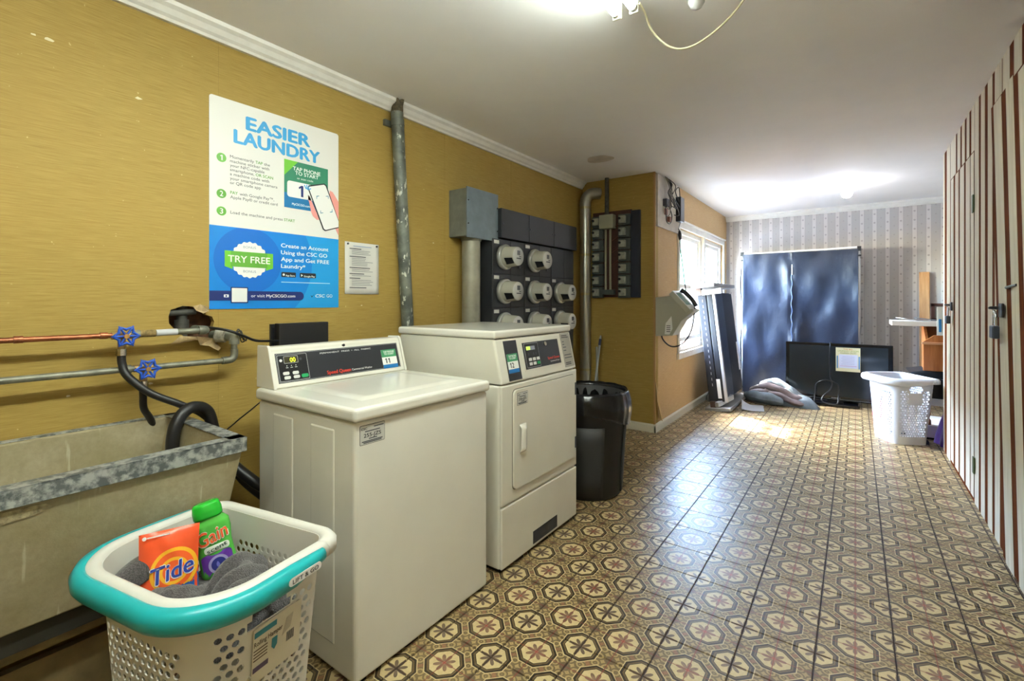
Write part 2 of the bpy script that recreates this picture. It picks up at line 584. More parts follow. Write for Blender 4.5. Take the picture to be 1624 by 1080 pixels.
def clip(poly, x0, y0, x1, y1):
    for ax, lim, sgn in ((0, x0, 1), (0, x1, -1), (1, y0, 1), (1, y1, -1)):
        out = []
        for i in range(len(poly)):
            p, q = poly[i], poly[(i + 1) % len(poly)]
            ip, iq = (p[ax] - lim) * sgn >= 0, (q[ax] - lim) * sgn >= 0
            if ip: out.append(p)
            if ip != iq:
                t = (lim - p[ax]) / (q[ax] - p[ax]); out.append((p[0] + (q[0] - p[0]) * t, p[1] + (q[1] - p[1]) * t))
        poly = out
    return poly

# ================================================================== THE ROOM
WL, CEIL, XB, YB, YBACK, XR = -2.33, 2.5, -1.56, 4.48, 7.6, 0.604
def struct(name, mb, m, **k):
    o = obj(name, mb, m, **k); o['kind'] = 'structure'; return o

# floor: dark bed with separate patterned tiles
fl = struct('floor', MB().box((-2.5, -1.7, -0.15), (2.3, 7.75, -0.004)), mat('tile_joint_dark', '2a2026', 0.6))
fl['label'] = 'octagon patterned brown and gold tile floor'
TX0, TY0 = -1.05 + TILE / 2, 1.555 + TILE / 2
tile_mb = MB()
g, hb = TILE / 2 - 0.0016, TILE / 2 - 0.0034
tile_mb.add([(-g, -g, -0.004), (g, -g, -0.004), (g, g, -0.004), (-g, g, -0.004), (-hb, -hb, 0), (hb, -hb, 0), (hb, hb, 0), (-hb, hb, 0)],
            [(4, 5, 6, 7), (0, 1, 5, 4), (1, 2, 6, 5), (2, 3, 7, 6), (3, 0, 4, 7)])
tile_me = tile_mb.mesh('floor_tile'); tile_me.materials.append(M_TILE)
rest = MB()
n_tile = 0
for i in range(-6, 14):
    for j in range(-14, 28):
        x, y = TX0 + i * TILE, TY0 + j * TILE
        if x < WL - 0.12 or x > 2.2 or y < -1.6 or y > YBACK + 0.1: continue
        if y > YB and x < XB - 0.1: continue
        if y < 5.3 and x > XR + 0.1: continue
        near = 0.98 < y < 7.1 and x < 0.78 and (x > -1.42 if y < 3.0 else x > -2.0 if y < YB else x > -1.6)
        if near and n_tile < 300:
            o = bpy.data.objects.new('floor_tile', tile_me); C.objects.link(o); o.parent = fl; o.location = (x, y, 0); n_tile += 1
        else:
            rest.add([v + Vector((x, y, 0)) for v in tile_mb.v], tile_mb.f)
o = obj('floor_tile_field', rest, M_TILE, loc=(TX0, TY0, 0)); o.parent = fl; o['kind'] = 'stuff'
o.location = (TX0, TY0, 0)

# ceiling
ce = struct('ceiling', MB().box((-2.5, -1.7, CEIL), (2.3, 4.6, CEIL + 0.12)).box((-1.7, 4.6, CEIL), (2.3, 7.75, CEIL + 0.12)), M_CEIL)
st = MB().prism([(-1.805 + 0.115 * math.cos(a) * (1 + 0.12 * math.sin(3 * a)), 3.79 + 0.105 * math.sin(a) * (1 + 0.1 * math.cos(2 * a)), CEIL - 0.003) for a in [2 * PI * k / 22 for k in range(22)]], (0, 0, 0.004))
obj('patch', st, mat('ceiling_patch', 'd3c8bd', 0.85, var=0.1), ce, label='brownish patched spot in the ceiling plaster')

# left wall with the ragged hole round the pipes
hole = [(0.765, 1.172), (0.763, 1.202), (0.771, 1.229), (0.795, 1.238), (0.815, 1.246), (0.846, 1.243), (0.872, 1.236), (0.897, 1.229), (0.903, 1.206), (0.929, 1.196), (0.938, 1.174), (0.932, 1.151), (0.952, 1.131), (0.948, 1.108), (0.937, 1.094), (0.9, 1.10), (0.862, 1.109), (0.822, 1.112), (0.79, 1.14)]
outer = [(-1.6, 0), (YB, 0), (YB, CEIL), (-1.6, CEIL)]
wl = MB()
pts2 = outer + hole
tri = tessellate_polygon([[Vector((0, y, z)) for y, z in outer], [Vector((0, y, z)) for y, z in hole]])
fs = []
for t in tri:
    a, b_, c = (Vector((0, *pts2[i])) for i in t)
    fs.append(t if (b_ - a).cross(c - a).x > 0 else t[::-1])
wl.add([(WL, y, z) for y, z in pts2], fs)
nh = len(hole)
wl.add([(WL, y, z) for y, z in hole] + [(WL - 0.03, y, z) for y, z in hole], [(k, (k + 1) % nh, (k + 1) % nh + nh, k + nh) for k in range(nh)])
wall_left = struct('wall_left', wl, M_PAPER)
back = MB().box((WL - 0.25, -1.7, -0.1), (WL - 0.075, YB + 0.1, CEIL + 0.1))
obj('wall_cavity', back, mat('wall_cavity_brown', '7a5238', 0.9, var=0.5, vscale=20, bmp=0.5, bscale=40), wall_left)
def flap(pts, curl, name='torn_paper'):
    mb = MB(); pts = [Vector((WL + 0.004 + c, y, z)) for (y, z), c in zip(pts, curl)]
    mb.add(pts, [tuple(range(len(pts)))])
    return obj(name, mb, mat('torn_paper_back', 'cbb183', 0.8, var=0.25, vscale=40), wall_left, solid=0.0015)
flap([(0.77, 1.085), (0.80, 1.118), (0.86, 1.112), (0.865, 1.098), (0.80, 1.088)], [0.0, 0.01, 0.012, 0.02, 0.006])
flap([(0.865, 1.112), (0.93, 1.10), (0.955, 1.055), (0.94, 1.045), (0.90, 1.07), (0.87, 1.075)], [0.002, 0.004, 0.02, 0.03, 0.035, 0.025])
flap([(0.85, 1.243), (0.875, 1.252), (0.905, 1.24), (0.91, 1.222), (0.885, 1.212), (0.86, 1.225)], [0.004, 0.014, 0.018, 0.012, 0.02, 0.012])

random.seed(31)
for y, z, w_ in ((0.36, 2.20, .012), (0.40, 2.20, .02), (0.66, 2.08, .014), (0.27, 1.02, .01), (0.70, 0.93, .012), (1.72, 1.24, .008), (0.45, 0.92, .01), (2.30, 1.66, .010)):
    obj('paint_chip', MB().prism([(WL + .0004, y + w_ * math.cos(a) * random.uniform(.5, 1), z + w_ * .45 * math.sin(a) * random.uniform(.5, 1)) for a in [2 * PI * k / 7 for k in range(7)]], (.0006, 0, 0)), mat('bare_plaster', 'd8cfae', .9), wall_left)
for y in (0.26, 0.955, 2.41, 3.2):
    obj('wallpaper_seam', MB().box((WL, y, 0.0), (WL + .0012, y + .0035, CEIL - .07)), M_PAPER, wall_left)

# alcove side wall and its window opening, back wall, right wall, rear wall
WY0, WY1, WZ0, WZ1 = 5.25, 7.33, 0.70, 2.06
wm = MB().box((WL, YB, 0), (XB, YB + 0.1, CEIL))
wall_end = struct('wall_alcove', wm, M_PAPER)
ws = MB()
for (y0, y1, z0, z1) in ((YB + 0.1, WY0, 0, CEIL), (WY1, YBACK + 0.1, 0, CEIL), (WY0, WY1, 0, WZ0), (WY0, WY1, WZ1, CEIL)):
    ws.box((XB - 0.14, y0, z0), (XB, y1, z1))
wall_win = struct('wall_window', ws, M_TAN)
obj('torn_paper', MB().add([(XB + 0.003, 4.49, 0.56), (XB + 0.003, 4.6, 0.12), (XB + 0.05, 4.56, 0.10), (XB + 0.02, 4.5, 0.3)], [(0, 1, 2, 3)]), mat('paper_edge', 'c2a472', 0.7), wall_win, solid=0.002)
wb = struct('wall_back', MB().box((XB - 0.2, YBACK, 0), (2.3, YBACK + 0.12, CEIL)), M_STRIPE)
struct('wall_rear', MB().box((-2.5, -1.7, 0), (0.8, -1.6, CEIL)), M_PAPER)
struct('wall_nook', MB().box((2.2, 5.3, 0), (2.3, YBACK, CEIL)), M_STRIPE)
struct('wall_return', MB().box((XR + 0.1, 5.30, 0), (2.2, 5.40, CEIL)), M_PAPER)

# right wall: brown boarding with whitewashed battens, two flush doors in the same boarding
wr = struct('wall_right', MB().box((XR, -1.6, 0.0), (XR + 0.1, 5.40, CEIL)), M_BROWN)
XF = XR - 0.0015
def batten(y0, y1, z0, z1, parent, x=XF, th=0.0015, name='batten'):
    b = MB().obox((x, y0, z0), (0, y1 - y0, 0), (th, 0, 0), (0, 0, z1 - z0))
    return obj(name, b, M_BATTEN, parent, bevel=0.0003, bseg=1)
batten(5.342, 5.41, 0.0, CEIL, wr); batten(5.046, 5.215, 0.0, CEIL, wr)
d1 = obj('door_panel', MB().box((XR - 0.003, 4.105, 0.03), (XR + 0.02, 5.03, 2.20)), M_BROWN, loc=(XR, 4.105, 0))
d1.name = 'door_1'; d1['kind'] = 'structure'
for y0, y1 in ((4.868, 4.990), (4.654, 4.790), (4.438, 4.595), (4.233, 4.374), (4.108, 4.206)):
    batten(y0, y1, 0.03, 2.20, d1, XF - 0.003, 0.0015)
for y0, y1 in ((4.79, 5.024), (4.602, 4.722), (4.434, 4.537), (4.273, 4.364), (4.111, 4.204)):
    batten(y0, y1, 2.212, CEIL, wr)
obj('hinge', MB().box((XF - 0.010, 4.09, 1.82), (XF - 0.002, 4.13, 1.93)), mat('tarnished_brass', '55603f', 0.5, metal=0.6), d1)
obj('hinge', MB().box((XF - 0.010, 4.07, 0.19), (XF - 0.002, 4.11, 0.29)), mat('tarnished_brass', '55603f', 0.5), d1)
for y0, y1 in ((3.98, 4.100), (3.814, 3.918), (3.629, 3.736), (3.46, 3.569)):
    batten(y0, y1, 0.0, CEIL, wr)
for y0, y1 in ((3.27, 3.40), (3.42, 3.452), (3.06, 3.19), (2.83, 2.97)):
    batten(y0, y1, 2.27, CEIL, wr)
# boarding carries on towards the camera
yy = 1.9
while yy > -1.6:
    batten(yy, yy + 0.12, 0.0, CEIL, wr); yy -= 0.2
d2 = obj('door_panel', MB().box((-0.004, -0.55, 0.03), (0.02, 0.66, 2.21)), M_BROWN, loc=(0, 0, 0))
d2.name = 'door_2'; d2['kind'] = 'structure'
d2.location = (XR - 0.020, 2.6, 0); d2.rotation_euler = (0, math.radians(-1.1), 0)
for y0, y1, zt in ((0.46, 0.605, 2.205), (0.258, 0.376, 2.22), (0.05, 0.18, 2.2), (-0.16, -0.02, 2.2), (-0.40, -0.25, 2.2)):
    b = MB().box((-0.0055, y0, 0.02), (-0.004, y1, zt)); obj('batten', b, M_BATTEN, d2, bevel=0.0003, bseg=1)

# trims
def crown(pts_a, pts_b, name):
    prof = [(0, 0), (0.018, 0), (0.022, 0.012), (0.034, 0.022), (0.046, 0.042), (0.062, 0.054), (0.066, 0.07), (0, 0.07)]
    return prof
def sweep_crown(name, a, b, out):
    a, b, out = Vector(a), Vector(b), Vector(out)
    prof = crown(None, None, None)
    mb = MB().prism([a + out * x + Vector((0, 0, z)) for x, z in prof], b - a)
    return struct(name, mb, M_WHITE)
sweep_crown('trim_1', (WL, -1.6, CEIL - 0.07), (WL, YB - 0.03, CEIL - 0.07), (1, 0, 0))
sweep_crown('trim_2', (XB, YBACK, CEIL - 0.07), (2.2, YBACK, CEIL - 0.07), (0, -1, 0))
M_BASEB = mat('cream_baseboard', 'd8d2bf', 0.45)
bb = [(0, 0), (0.016, 0), (0.016, 0.065), (0.006, 0.08), (0, 0.08)]
struct('baseboard_alcove', MB().prism([(WL, YB - x, z) for x, z in bb], (XB - WL + 0.016, 0, 0)), M_BASEB)
struct('baseboard_window', MB().prism([(XB + x, YB - 0.016, z) for x, z in bb], (0, YBACK - YB, 0)), M_BASEB)
struct('trim_3', MB().box((XB - 0.012, YB - 0.006, 0.08), (XB + 0.006, YB + 0.012, CEIL)), mat('corner_strip', 'a8814a', 0.5))

# windows: two double-hung sashes with a shared casing
def window_unit(name, y0, y1):
    w = thing(name, None, None, (XB, y0, WZ0), kind='structure')
    x0, x1 = XB - 0.10, XB - 0.02
    t = 0.05
    fm = MB()
    for (a, b_, c, d) in ((y0, y0 + t, WZ0, WZ1), (y1 - t, y1, WZ0, WZ1), (y0 + t, y1 - t, WZ0, WZ0 + t), (y0 + t, y1 - t, WZ1 - t, WZ1)):
        fm.box((x0, a, c), (x1, b_, d))
    obj('window_frame', fm, M_WHITE, w, bevel=0.004)
    zm = 1.42
    for nm, za, zb, xo in (('upper_sash', zm - 0.02, WZ1 - t, -0.075), ('lower_sash', WZ0 + t + 0.06, zm + 0.03, -0.045)):
        s = MB(); k = 0.045; ya, yb = y0 + t, y1 - t
        for (a, b_, c, d) in ((ya, ya + k, za, zb), (yb - k, yb, za, zb), (ya + k, yb - k, za, za + k), (ya + k, yb - k, zb - k, zb)):
            s.box((XB + xo, a, c), (XB + xo + 0.028, b_, d))
        so = obj(nm, s, M_WHITE, w, bevel=0.003)
        obj('pane', MB().box((XB + xo + 0.012, ya + k, za + k), (XB + xo + 0.015, yb - k, zb - k)), M_GLASS, so)
    return w
ym = (WY0 + WY1) / 2
window_unit('window_1', WY0, ym - 0.03)
window_unit('window_2', ym + 0.03, WY1)
cs = MB()
cw = 0.065
cs.box((XB, WY0 - cw, WZ0), (XB + 0.018, WY0, WZ1 + cw)).box((XB, WY1, WZ0), (XB + 0.018, WY1 + cw, WZ1 + cw)).box((XB, WY0, WZ1), (XB + 0.018, WY1, WZ1 + cw)).box((XB - 0.02, ym - 0.04, WZ0), (XB + 0.018, ym + 0.04, WZ1))
struct('trim_4', cs, M_WHITE, bevel=0.004)
struct('trim_5', MB().box((XB - 0.02, WY0 - 0.08, WZ0 - 0.07), (XB + 0.03, WY1 + 0.08, WZ0 - 0.0)).box((XB, WY0 - 0.08, WZ1 + cw), (XB + 0.035, WY1 + 0.08, WZ1 + cw + 0.022)), M_WHITE, bevel=0.005)

# outside the window: eave, yard, neighbouring house and railing
struct('eave', MB().box((XB - 0.60, 4.6, 2.62), (XB - 0.14, 9.0, 2.70)), M_WHITE)
struct('ground_outside', MB().box((-30, -10, -0.6), (-2.6, 40, -0.5)), mat('yard_concrete', 'd6d4d0', 0.9, var=0.2))
hs = thing('neighbouring_house', 'pale sided house with green gable seen through the window', 'house', (-6.0, 12, -0.5))
obj('wall', MB().box((-7.0, 6, -0.5), (-6.0, 40, 4.6)), siding_mat(), hs)
obj('gable', MB().box((-6.2, 14, 1.7), (-5.9, 21, 4.7)), mat('green_siding', '47784f', 0.7), hs)
for yy in (20.5, 23.5):
    wf = obj('window', MB().box((-6.02, yy, 1.2), (-5.95, yy + 1.2, 2.5)), M_WHITE, hs)
    obj('shutter', MB().box((-6.0, yy - 0.5, 1.2), (-5.93, yy - 0.05, 2.5)), mat('slate_shutter', '49545c', 0.6), wf)
    obj('pane', MB().box((-5.96, yy + 0.1, 1.3), (-5.94, yy + 1.1, 2.4)), mat('dark_pane', '5d6b74', 0.2), wf)
rl = thing('porch_railing', 'brick coloured low porch wall and rail outside the window', 'railing', (-3.4, 9, -0.5))
obj('parapet', MB().box((-3.6, 6.4, -0.5), (-3.4, 16, 0.62)), mat('brick_parapet', 'b98a6d', 0.8, var=0.3, vscale=25), rl)
obj('rail', MB().box((-3.65, 6.4, 0.62), (-3.35, 16, 0.70)), mat('rail_brown', '6b4a3c', 0.6), rl)

# ================================================================== LEFT WALL: poster and notice
PY0, PY1, PZ0, PZ1, PZM = 0.916, 1.566, 1.230, 2.190, 1.607
po = thing('laundry_poster', 'white and blue easier laundry poster on the mustard wall', 'poster', (WL, PY0, PZ0))
PF = frame((WL + 0.004, 0, 0), (0, 1, 0), (0, 0, 1))          # plane coordinates are (y, z)
obj('board', MB().prism([(WL + 0.001, y, z) for y, z in rect(PY0, PZ0, PY1, PZ1, 0.012)], (0.003, 0, 0)), mat('poster_white', 'e9e8e4', 0.4), po)
blueA, blueB, blueC = mat('poster_blue_light', '1f97dd', 0.4), mat('poster_blue_mid', '0b7fd3', 0.4), mat('poster_blue_deep', '0a69c6', 0.4)
navy, green, lime = mat('poster_navy', '172a6b', 0.4), mat('poster_green', '5fa23a', 0.4), mat('poster_lime', '6fbf3a', 0.4)
sky_t = mat('headline_blue', '3aa0dc', 0.4)
obj('blue_field', poly_on(PF, rect(PY0, PZ0, PY1, PZM), 0.0002), blueA, po)
obj('blue_ring', poly_on(PF, clip(disc(1.0875, 1.458, 0.32, 64), PY0, PZ0, PY1, PZM), 0.0006), blueB, po)
obj('blue_disc', poly_on(PF, clip(disc(1.0875, 1.458, 0.155, 48), PY0, PZ0, PY1, PZM), 0.0010), blueC, po)
text('EASIER', PF, 1.071, 1.398, 2.075, 0.062, sky_t, po, 2)
text('LAUNDRY', PF, 1.017, 1.454, 2.000, 0.062, sky_t, po, 2)
for k, z in enumerate((1.9165, 1.753, 1.674)):
    c_ = obj('step_badge', poly_on(PF, disc(0.966, z, 0.0205, 28), 0.0003), green, po)
    if k == 0: digit_one(PF, 0.960, 0.9705, z - 0.012, 0.024, M_INKW, c_)
    else: text('123'[k], PF, 0.959, 0.973, z - 0.012, 0.024, M_INKW, c_, True)
for s, y0, y1, z, col, bo in (
        ('Momentarily', 1.002, 1.109, 1.924, M_INKG, 0), ('TAP', 1.116, 1.150, 1.924, green, 1), ('the', 1.157, 1.185, 1.924, M_INKG, 0),
        ('machine sticker with', 1.002, 1.182, 1.904, M_INKG, 0), ('your NFC-capable', 1.002, 1.159, 1.884, M_INKG, 0),
        ('smartphone,', 1.002, 1.110, 1.864, M_INKG, 0), ('OR SCAN', 1.117, 1.201, 1.864, green, 1),
        ('a machine code with', 1.002, 1.182, 1.844, M_INKG, 0), ('your smartphone camera', 1.002, 1.222, 1.824, M_INKG, 0),
        ('or QR code app', 1.002, 1.141, 1.804, M_INKG, 0), ('PAY', 1.003, 1.036, 1.759, green, 1), ('with Google Pay\u2122,', 1.044, 1.206, 1.759, M_INKG, 0),
        ('Apple Pay\u00ae or credit card', 1.003, 1.223, 1.738, M_INKG, 0), ('Load the machine and press', 1.004, 1.249, 1.668, M_INKG, 0), ('START', 1.256, 1.313, 1.668, green, 1)):
    text(s, PF, y0, y1, z, 0.0135, col, po, bool(bo))
card = obj('sticker_card', poly_on(PF, rect(1.257, 1.739, 1.501, 1.981), 0.0003), mat('card_teal', '2f7f63', 0.4), po)
obj('card_top', poly_on(PF, [(1.257, 1.981), (1.257, 1.90), (1.33, 1.981)], 0.0008), lime, card)
obj('card_foot', poly_on(PF, rect(1.257, 1.739, 1.501, 1.815), 0.0008), mat('card_blue', '1470a8', 0.4), card)
text('TAP PHONE', PF, 1.302, 1.456, 1.935, 0.019, M_INKW, card, True)
text('TO START', PF, 1.314, 1.445, 1.914, 0.018, M_INKW, card, True)
text('or scan code', PF, 1.325, 1.414, 1.893, 0.010, M_INKW, card)
obj('number_field', poly_on(PF, rect(1.272, 1.795, 1.49, 1.877, 0.014), 0.0012), M_INKW, card)
digit_one(PF, 1.333, 1.358, 1.804, 0.058, navy, card, 0.002)
text('MyCSCGO.com', PF, 1.297, 1.395, 1.756, 0.011, M_INKW, card, True, 0.0016)
pink = mat('illustration_pink', 'e79a94', 0.5)
obj('hand_print', poly_on(PF, [(1.512, 1.868), (1.53, 1.862), (1.566, 1.815), (1.566, 1.628), (1.553, 1.65), (1.535, 1.69), (1.5, 1.75)], 0.0012), pink, po)
obj('hand_print', poly_on(PF, [(1.384, 1.822), (1.395, 1.815), (1.45, 1.70), (1.435, 1.698), (1.412, 1.715), (1.402, 1.735), (1.398, 1.755), (1.392, 1.78), (1.386, 1.80)], 0.0012), pink, po)
ph = obj('phone_print', poly_on(PF, clip([(1.381, 1.86), (1.388, 1.873), (1.478, 1.9), (1.492, 1.892), (1.575, 1.69), (1.57, 1.672), (1.484, 1.643), (1.47, 1.65)], PY0, PZ0, PY1, PZ1), 0.0016), M_INK, po)
obj('phone_screen', poly_on(PF, clip([(1.388, 1.859), (1.394, 1.867), (1.476, 1.893), (1.486, 1.887), (1.573, 1.69), (1.566, 1.676), (1.487, 1.65), (1.476, 1.655)], PY0, PZ0, PY1 - 0.001, PZ1), 0.0021), M_INKW, ph)
for a, b_, sx, sy in ((1.432, 1.825, 1, -1), (1.503, 1.838, -1, -1), (1.455, 1.735, 1, 1), (1.527, 1.752, -1, 1)):
    obj('scan_corner', poly_on(PF, [(a, b_), (a + sx * 0.016, b_ + sx * 0.004), (a + sx * 0.016, b_ + sx * 0.004 + sy * 0.003), (a + sx * 0.003, b_ + sy * 0.004), (a + sx * 0.003, b_ + sy * 0.016), (a, b_ + sy * 0.016)], 0.0025), mat('scan_blue', '2f86a8', 0.5), ph)
for k in range(4):
    a = math.radians(25 + 30 * k); p = Vector((1.375, 1.845)); d = Vector((math.cos(a), math.sin(a))); n = Vector((-d.y, d.x)) * 0.0025
    q, r_ = p + d * 0.006, p + d * 0.028
    obj('tap_mark', poly_on(PF, [tuple(q - n), tuple(r_ - n), tuple(r_ + n), tuple(q + n)], 0.003), sky_t, ph)
bd = obj('bonus_badge', poly_on(PF, disc(1.0895, 1.460, 0.084, 160, 0.0028, 20), 0.0014), M_INKW, po)
rb = obj('ribbon', poly_on(PF, [(0.979, 1.497), (1.2, 1.497), (1.2, 1.425), (1.165, 1.413), (1.165, 1.425), (1.013, 1.425), (1.013, 1.413), (0.979, 1.425)], 0.0018), lime, po)
obj('ribbon_middle', poly_on(PF, rect(1.005, 1.425, 1.172, 1.497), 0.0022), green, rb)
text('TRY FREE', PF, 0.992, 1.185, 1.446, 0.031, M_INKW, po, True, 0.003)
for z in (1.514, 1.400): text('BONUS', PF, 1.060, 1.118, z, 0.011, mat('bonus_grey', '8f9bab', 0.5), bd, False, 0.0022)
for s, y1, z in (('Create an Account', 1.503, 1.535), ('Using the CSC GO', 1.496, 1.500), ('App and Get FREE', 1.508, 1.466), ('Laundry*', 1.370, 1.432)):
    text(s, PF, 1.240, y1, z, 0.0195, M_INKW, po, True, 0.0016)
for a, b_, s in ((1.242, 1.318, 'App Store'), (1.339, 1.429, 'Google Play')):
    k = obj('store_button', poly_on(PF, rect(a, 1.386, b_, 1.411, 0.004), 0.0014), M_INK, po)
    text(s, PF, a + 0.022, b_ - 0.006, 1.390, 0.009, M_INKW, k, True, 0.0022)
    obj('store_mark', poly_on(PF, disc(a + 0.012, 1.398, 0.006, 10) if a < 1.3 else [(a + 0.007, 1.391), (a + 0.017, 1.398), (a + 0.007, 1.405)], 0.0019), M_INKW, k)
obj('fine_print', poly_on(PF, rect(1.242, 1.3585, 1.512, 1.3625), 0.0014), mat('print_pale_blue', 'b8daf2', 0.5), po)
bar = obj('web_bar', poly_on(PF, clip(rect(0.88, 1.268, 1.361, 1.313, 0.022, 8), PY0, PZ0, PY1, PZ1), 0.0014), navy, po)
obj('code_border', poly_on(PF, rect(1.004, 1.256, 1.082, 1.331, 0.004), 0.0019), navy, bar)
obj('code_field', poly_on(PF, rect(1.009, 1.261, 1.077, 1.326, 0.002), 0.0024), M_INKW, bar)
obj('camera_print', poly_on(PF, rect(0.975, 1.283, 0.996, 1.296, 0.002), 0.0019), M_INKW, bar)
obj('camera_print', poly_on(PF, disc(0.9855, 1.289, 0.004, 12), 0.0024), navy, bar)
text('or visit', PF, 1.095, 1.160, 1.284, 0.014, M_INKW, bar, False, 0.0022)
text('MyCSCGO.com', PF, 1.167, 1.314, 1.284, 0.014, M_INKW, bar, True, 0.0022)
text('CSC', PF, 1.425, 1.480, 1.285, 0.016, M_INKW, po, True, 0.0016, slant=0.15)
text('GO', PF, 1.492, 1.527, 1.285, 0.016, M_INKW, po, False, 0.0016)
obj('check_mark', poly_on(PF, [(1.399, 1.297), (1.406, 1.284), (1.420, 1.302), (1.407, 1.290)], 0.0014), M_INK, po)

nt_ = thing('paper_notice', 'white typed notice sheet pinned beside the poster', 'notice', (WL, 1.608, 1.307))
obj('sheet', MB().grid(lambda u, v: Vector((WL + 0.002 + 0.004 * math.sin(PI * u) * (1 - v), 1.608 + 0.234 * u, 1.305 + 0.297 * v)), 8, 8), mat('notice_paper', 'dedcd6', 0.7), nt_, solid=0.0006)
NF = frame((WL + 0.0075, 0, 0), (0, 1, 0), (0, 0, 1))
random.seed(3)
def print_bar(fr, x0, x1, y, h, m, parent, lift=0.0): return obj('print_line', poly_on(fr, rect(x0, y, x1, y + h), lift), m, parent)
z = 1.578
print_bar(NF, 1.66, 1.785, z, 0.004, mat('print_blue', '9aa9c9', 0.6), nt_)
for blk, n in ((1, 4), (1, 6), (1, 3), (1, 2), (1, 5), (1, 1)):
    z -= 0.016
    print_bar(NF, 1.635, 1.635 + random.uniform(0.06, 0.14), z, 0.0045, M_INKG, nt_)
    for k in range(n - 1):
        z -= 0.0095; print_bar(NF, 1.65, 1.65 + random.uniform(0.09, 0.155), z, 0.0028, mat('print_grey', '8b8c90', 0.6), nt_)
for y in (1.625, 1.823): obj('push_pin', MB().sphere((WL + 0.008, y, 1.590), 0.006), M_INK, nt_)

# ================================================================== pipes on the left wall
vp = thing('drain_stack_pipe', 'dark paint-flecked vertical pipe running up to the cornice', 'pipe', (WL + 0.05, 2.09, 0))
pa, pb = Vector((WL + 0.055, 2.095, 0.0)), Vector((WL + 0.055, 1.938, 2.42))
obj('pipe', MB().cyl(pa, pb, 0.038, seg=20), M_FLECK, vp)
dv = (pb - pa).normalized()
obj('strap', MB().cyl(pb - dv * 0.08, pb - dv * 0.045, 0.041, seg=20).box((WL, 1.875, 2.335), (WL + 0.02, 1.935, 2.37)), mat('strap_metal', '6b6f68', 0.5, metal=0.5), vp)
random.seed(11)
rag = MB()
def ragf(u, v):
    a = 2 * PI * u; r = 0.036 + 0.012 * math.sin(5 * a) * v - 0.012 * v + 0.004 * math.sin(9 * a + 4 * v)
    return Vector((WL + 0.055 + r * math.cos(a), 1.938 + 0.012 * v + r * math.sin(a), 2.41 + 0.092 * v + 0.006 * math.sin(7 * a)))
rag.grid(ragf, 28, 5)
obj('pipe_wrap', rag, mat('frayed_wrap', '6d6047', 0.9, var=0.5, vscale=60, bmp=0.8, bscale=60), vp)

M_COPPER = mat('copper_pipe', 'b06a48', 0.35, metal=0.7, var=0.3, vscale=25)
M_PIPE = mat('dull_pipe', '8f8f80', 0.45, metal=0.45, var=0.3, vscale=20)
M_VBLUE = mat('valve_blue', '1f4fb4', 0.4)
xp = WL + 0.085
cp = thing('supply_pipe', 'copper supply pipe with blue valve above the concrete tub', 'pipe', (xp, 0.5, 1.13))
obj('copper_run', MB().cyl((xp, -0.9, 1.140), (xp, 0.555, 1.138), 0.0095), M_COPPER, cp)
for y in (0.30, 0.52): obj('coupling', MB().cyl((xp, y, 1.139), (xp, y + 0.022, 1.139), 0.0125), M_COPPER, cp)
obj('steel_run', MB().cyl((xp, 0.625, 1.139), (xp, 0.855, 1.142), 0.0125).cyl((xp, 0.61, 1.139), (xp, 0.64, 1.139), 0.0165, seg=8), M_PIPE, cp)
obj('pipe_tape', MB().cyl((xp, 0.64, 1.1392), (xp, 0.69, 1.1398), 0.0142), mat('old_tape', 'a3884e', 0.7, var=0.4, vscale=60), cp)
obj('pipe_label', MB().cyl((xp, 0.693, 1.14), (xp, 0.765, 1.141), 0.0131), mat('label_white', 'c9cbd0', 0.6), cp)
obj('elbow', MB().tube([(xp, 0.845, 1.142), (xp, 0.862, 1.142), (xp - 0.02, 0.872, 1.142), (xp - 0.12, 0.872, 1.142)], 0.018, 12), M_PIPE, cp)
obj('riser', MB().cyl((WL - 0.04, 0.825, 1.06), (WL - 0.04, 0.825, 1.26), 0.02).cyl((WL - 0.04, 0.825, 1.15), (WL - 0.04, 0.825, 1.185), 0.027).cyl((WL - 0.02, 0.77, 1.215), (WL - 0.02, 0.87, 1.22), 0.013), mat('old_iron', '4c4a44', 0.6, var=0.4, vscale=40), cp)
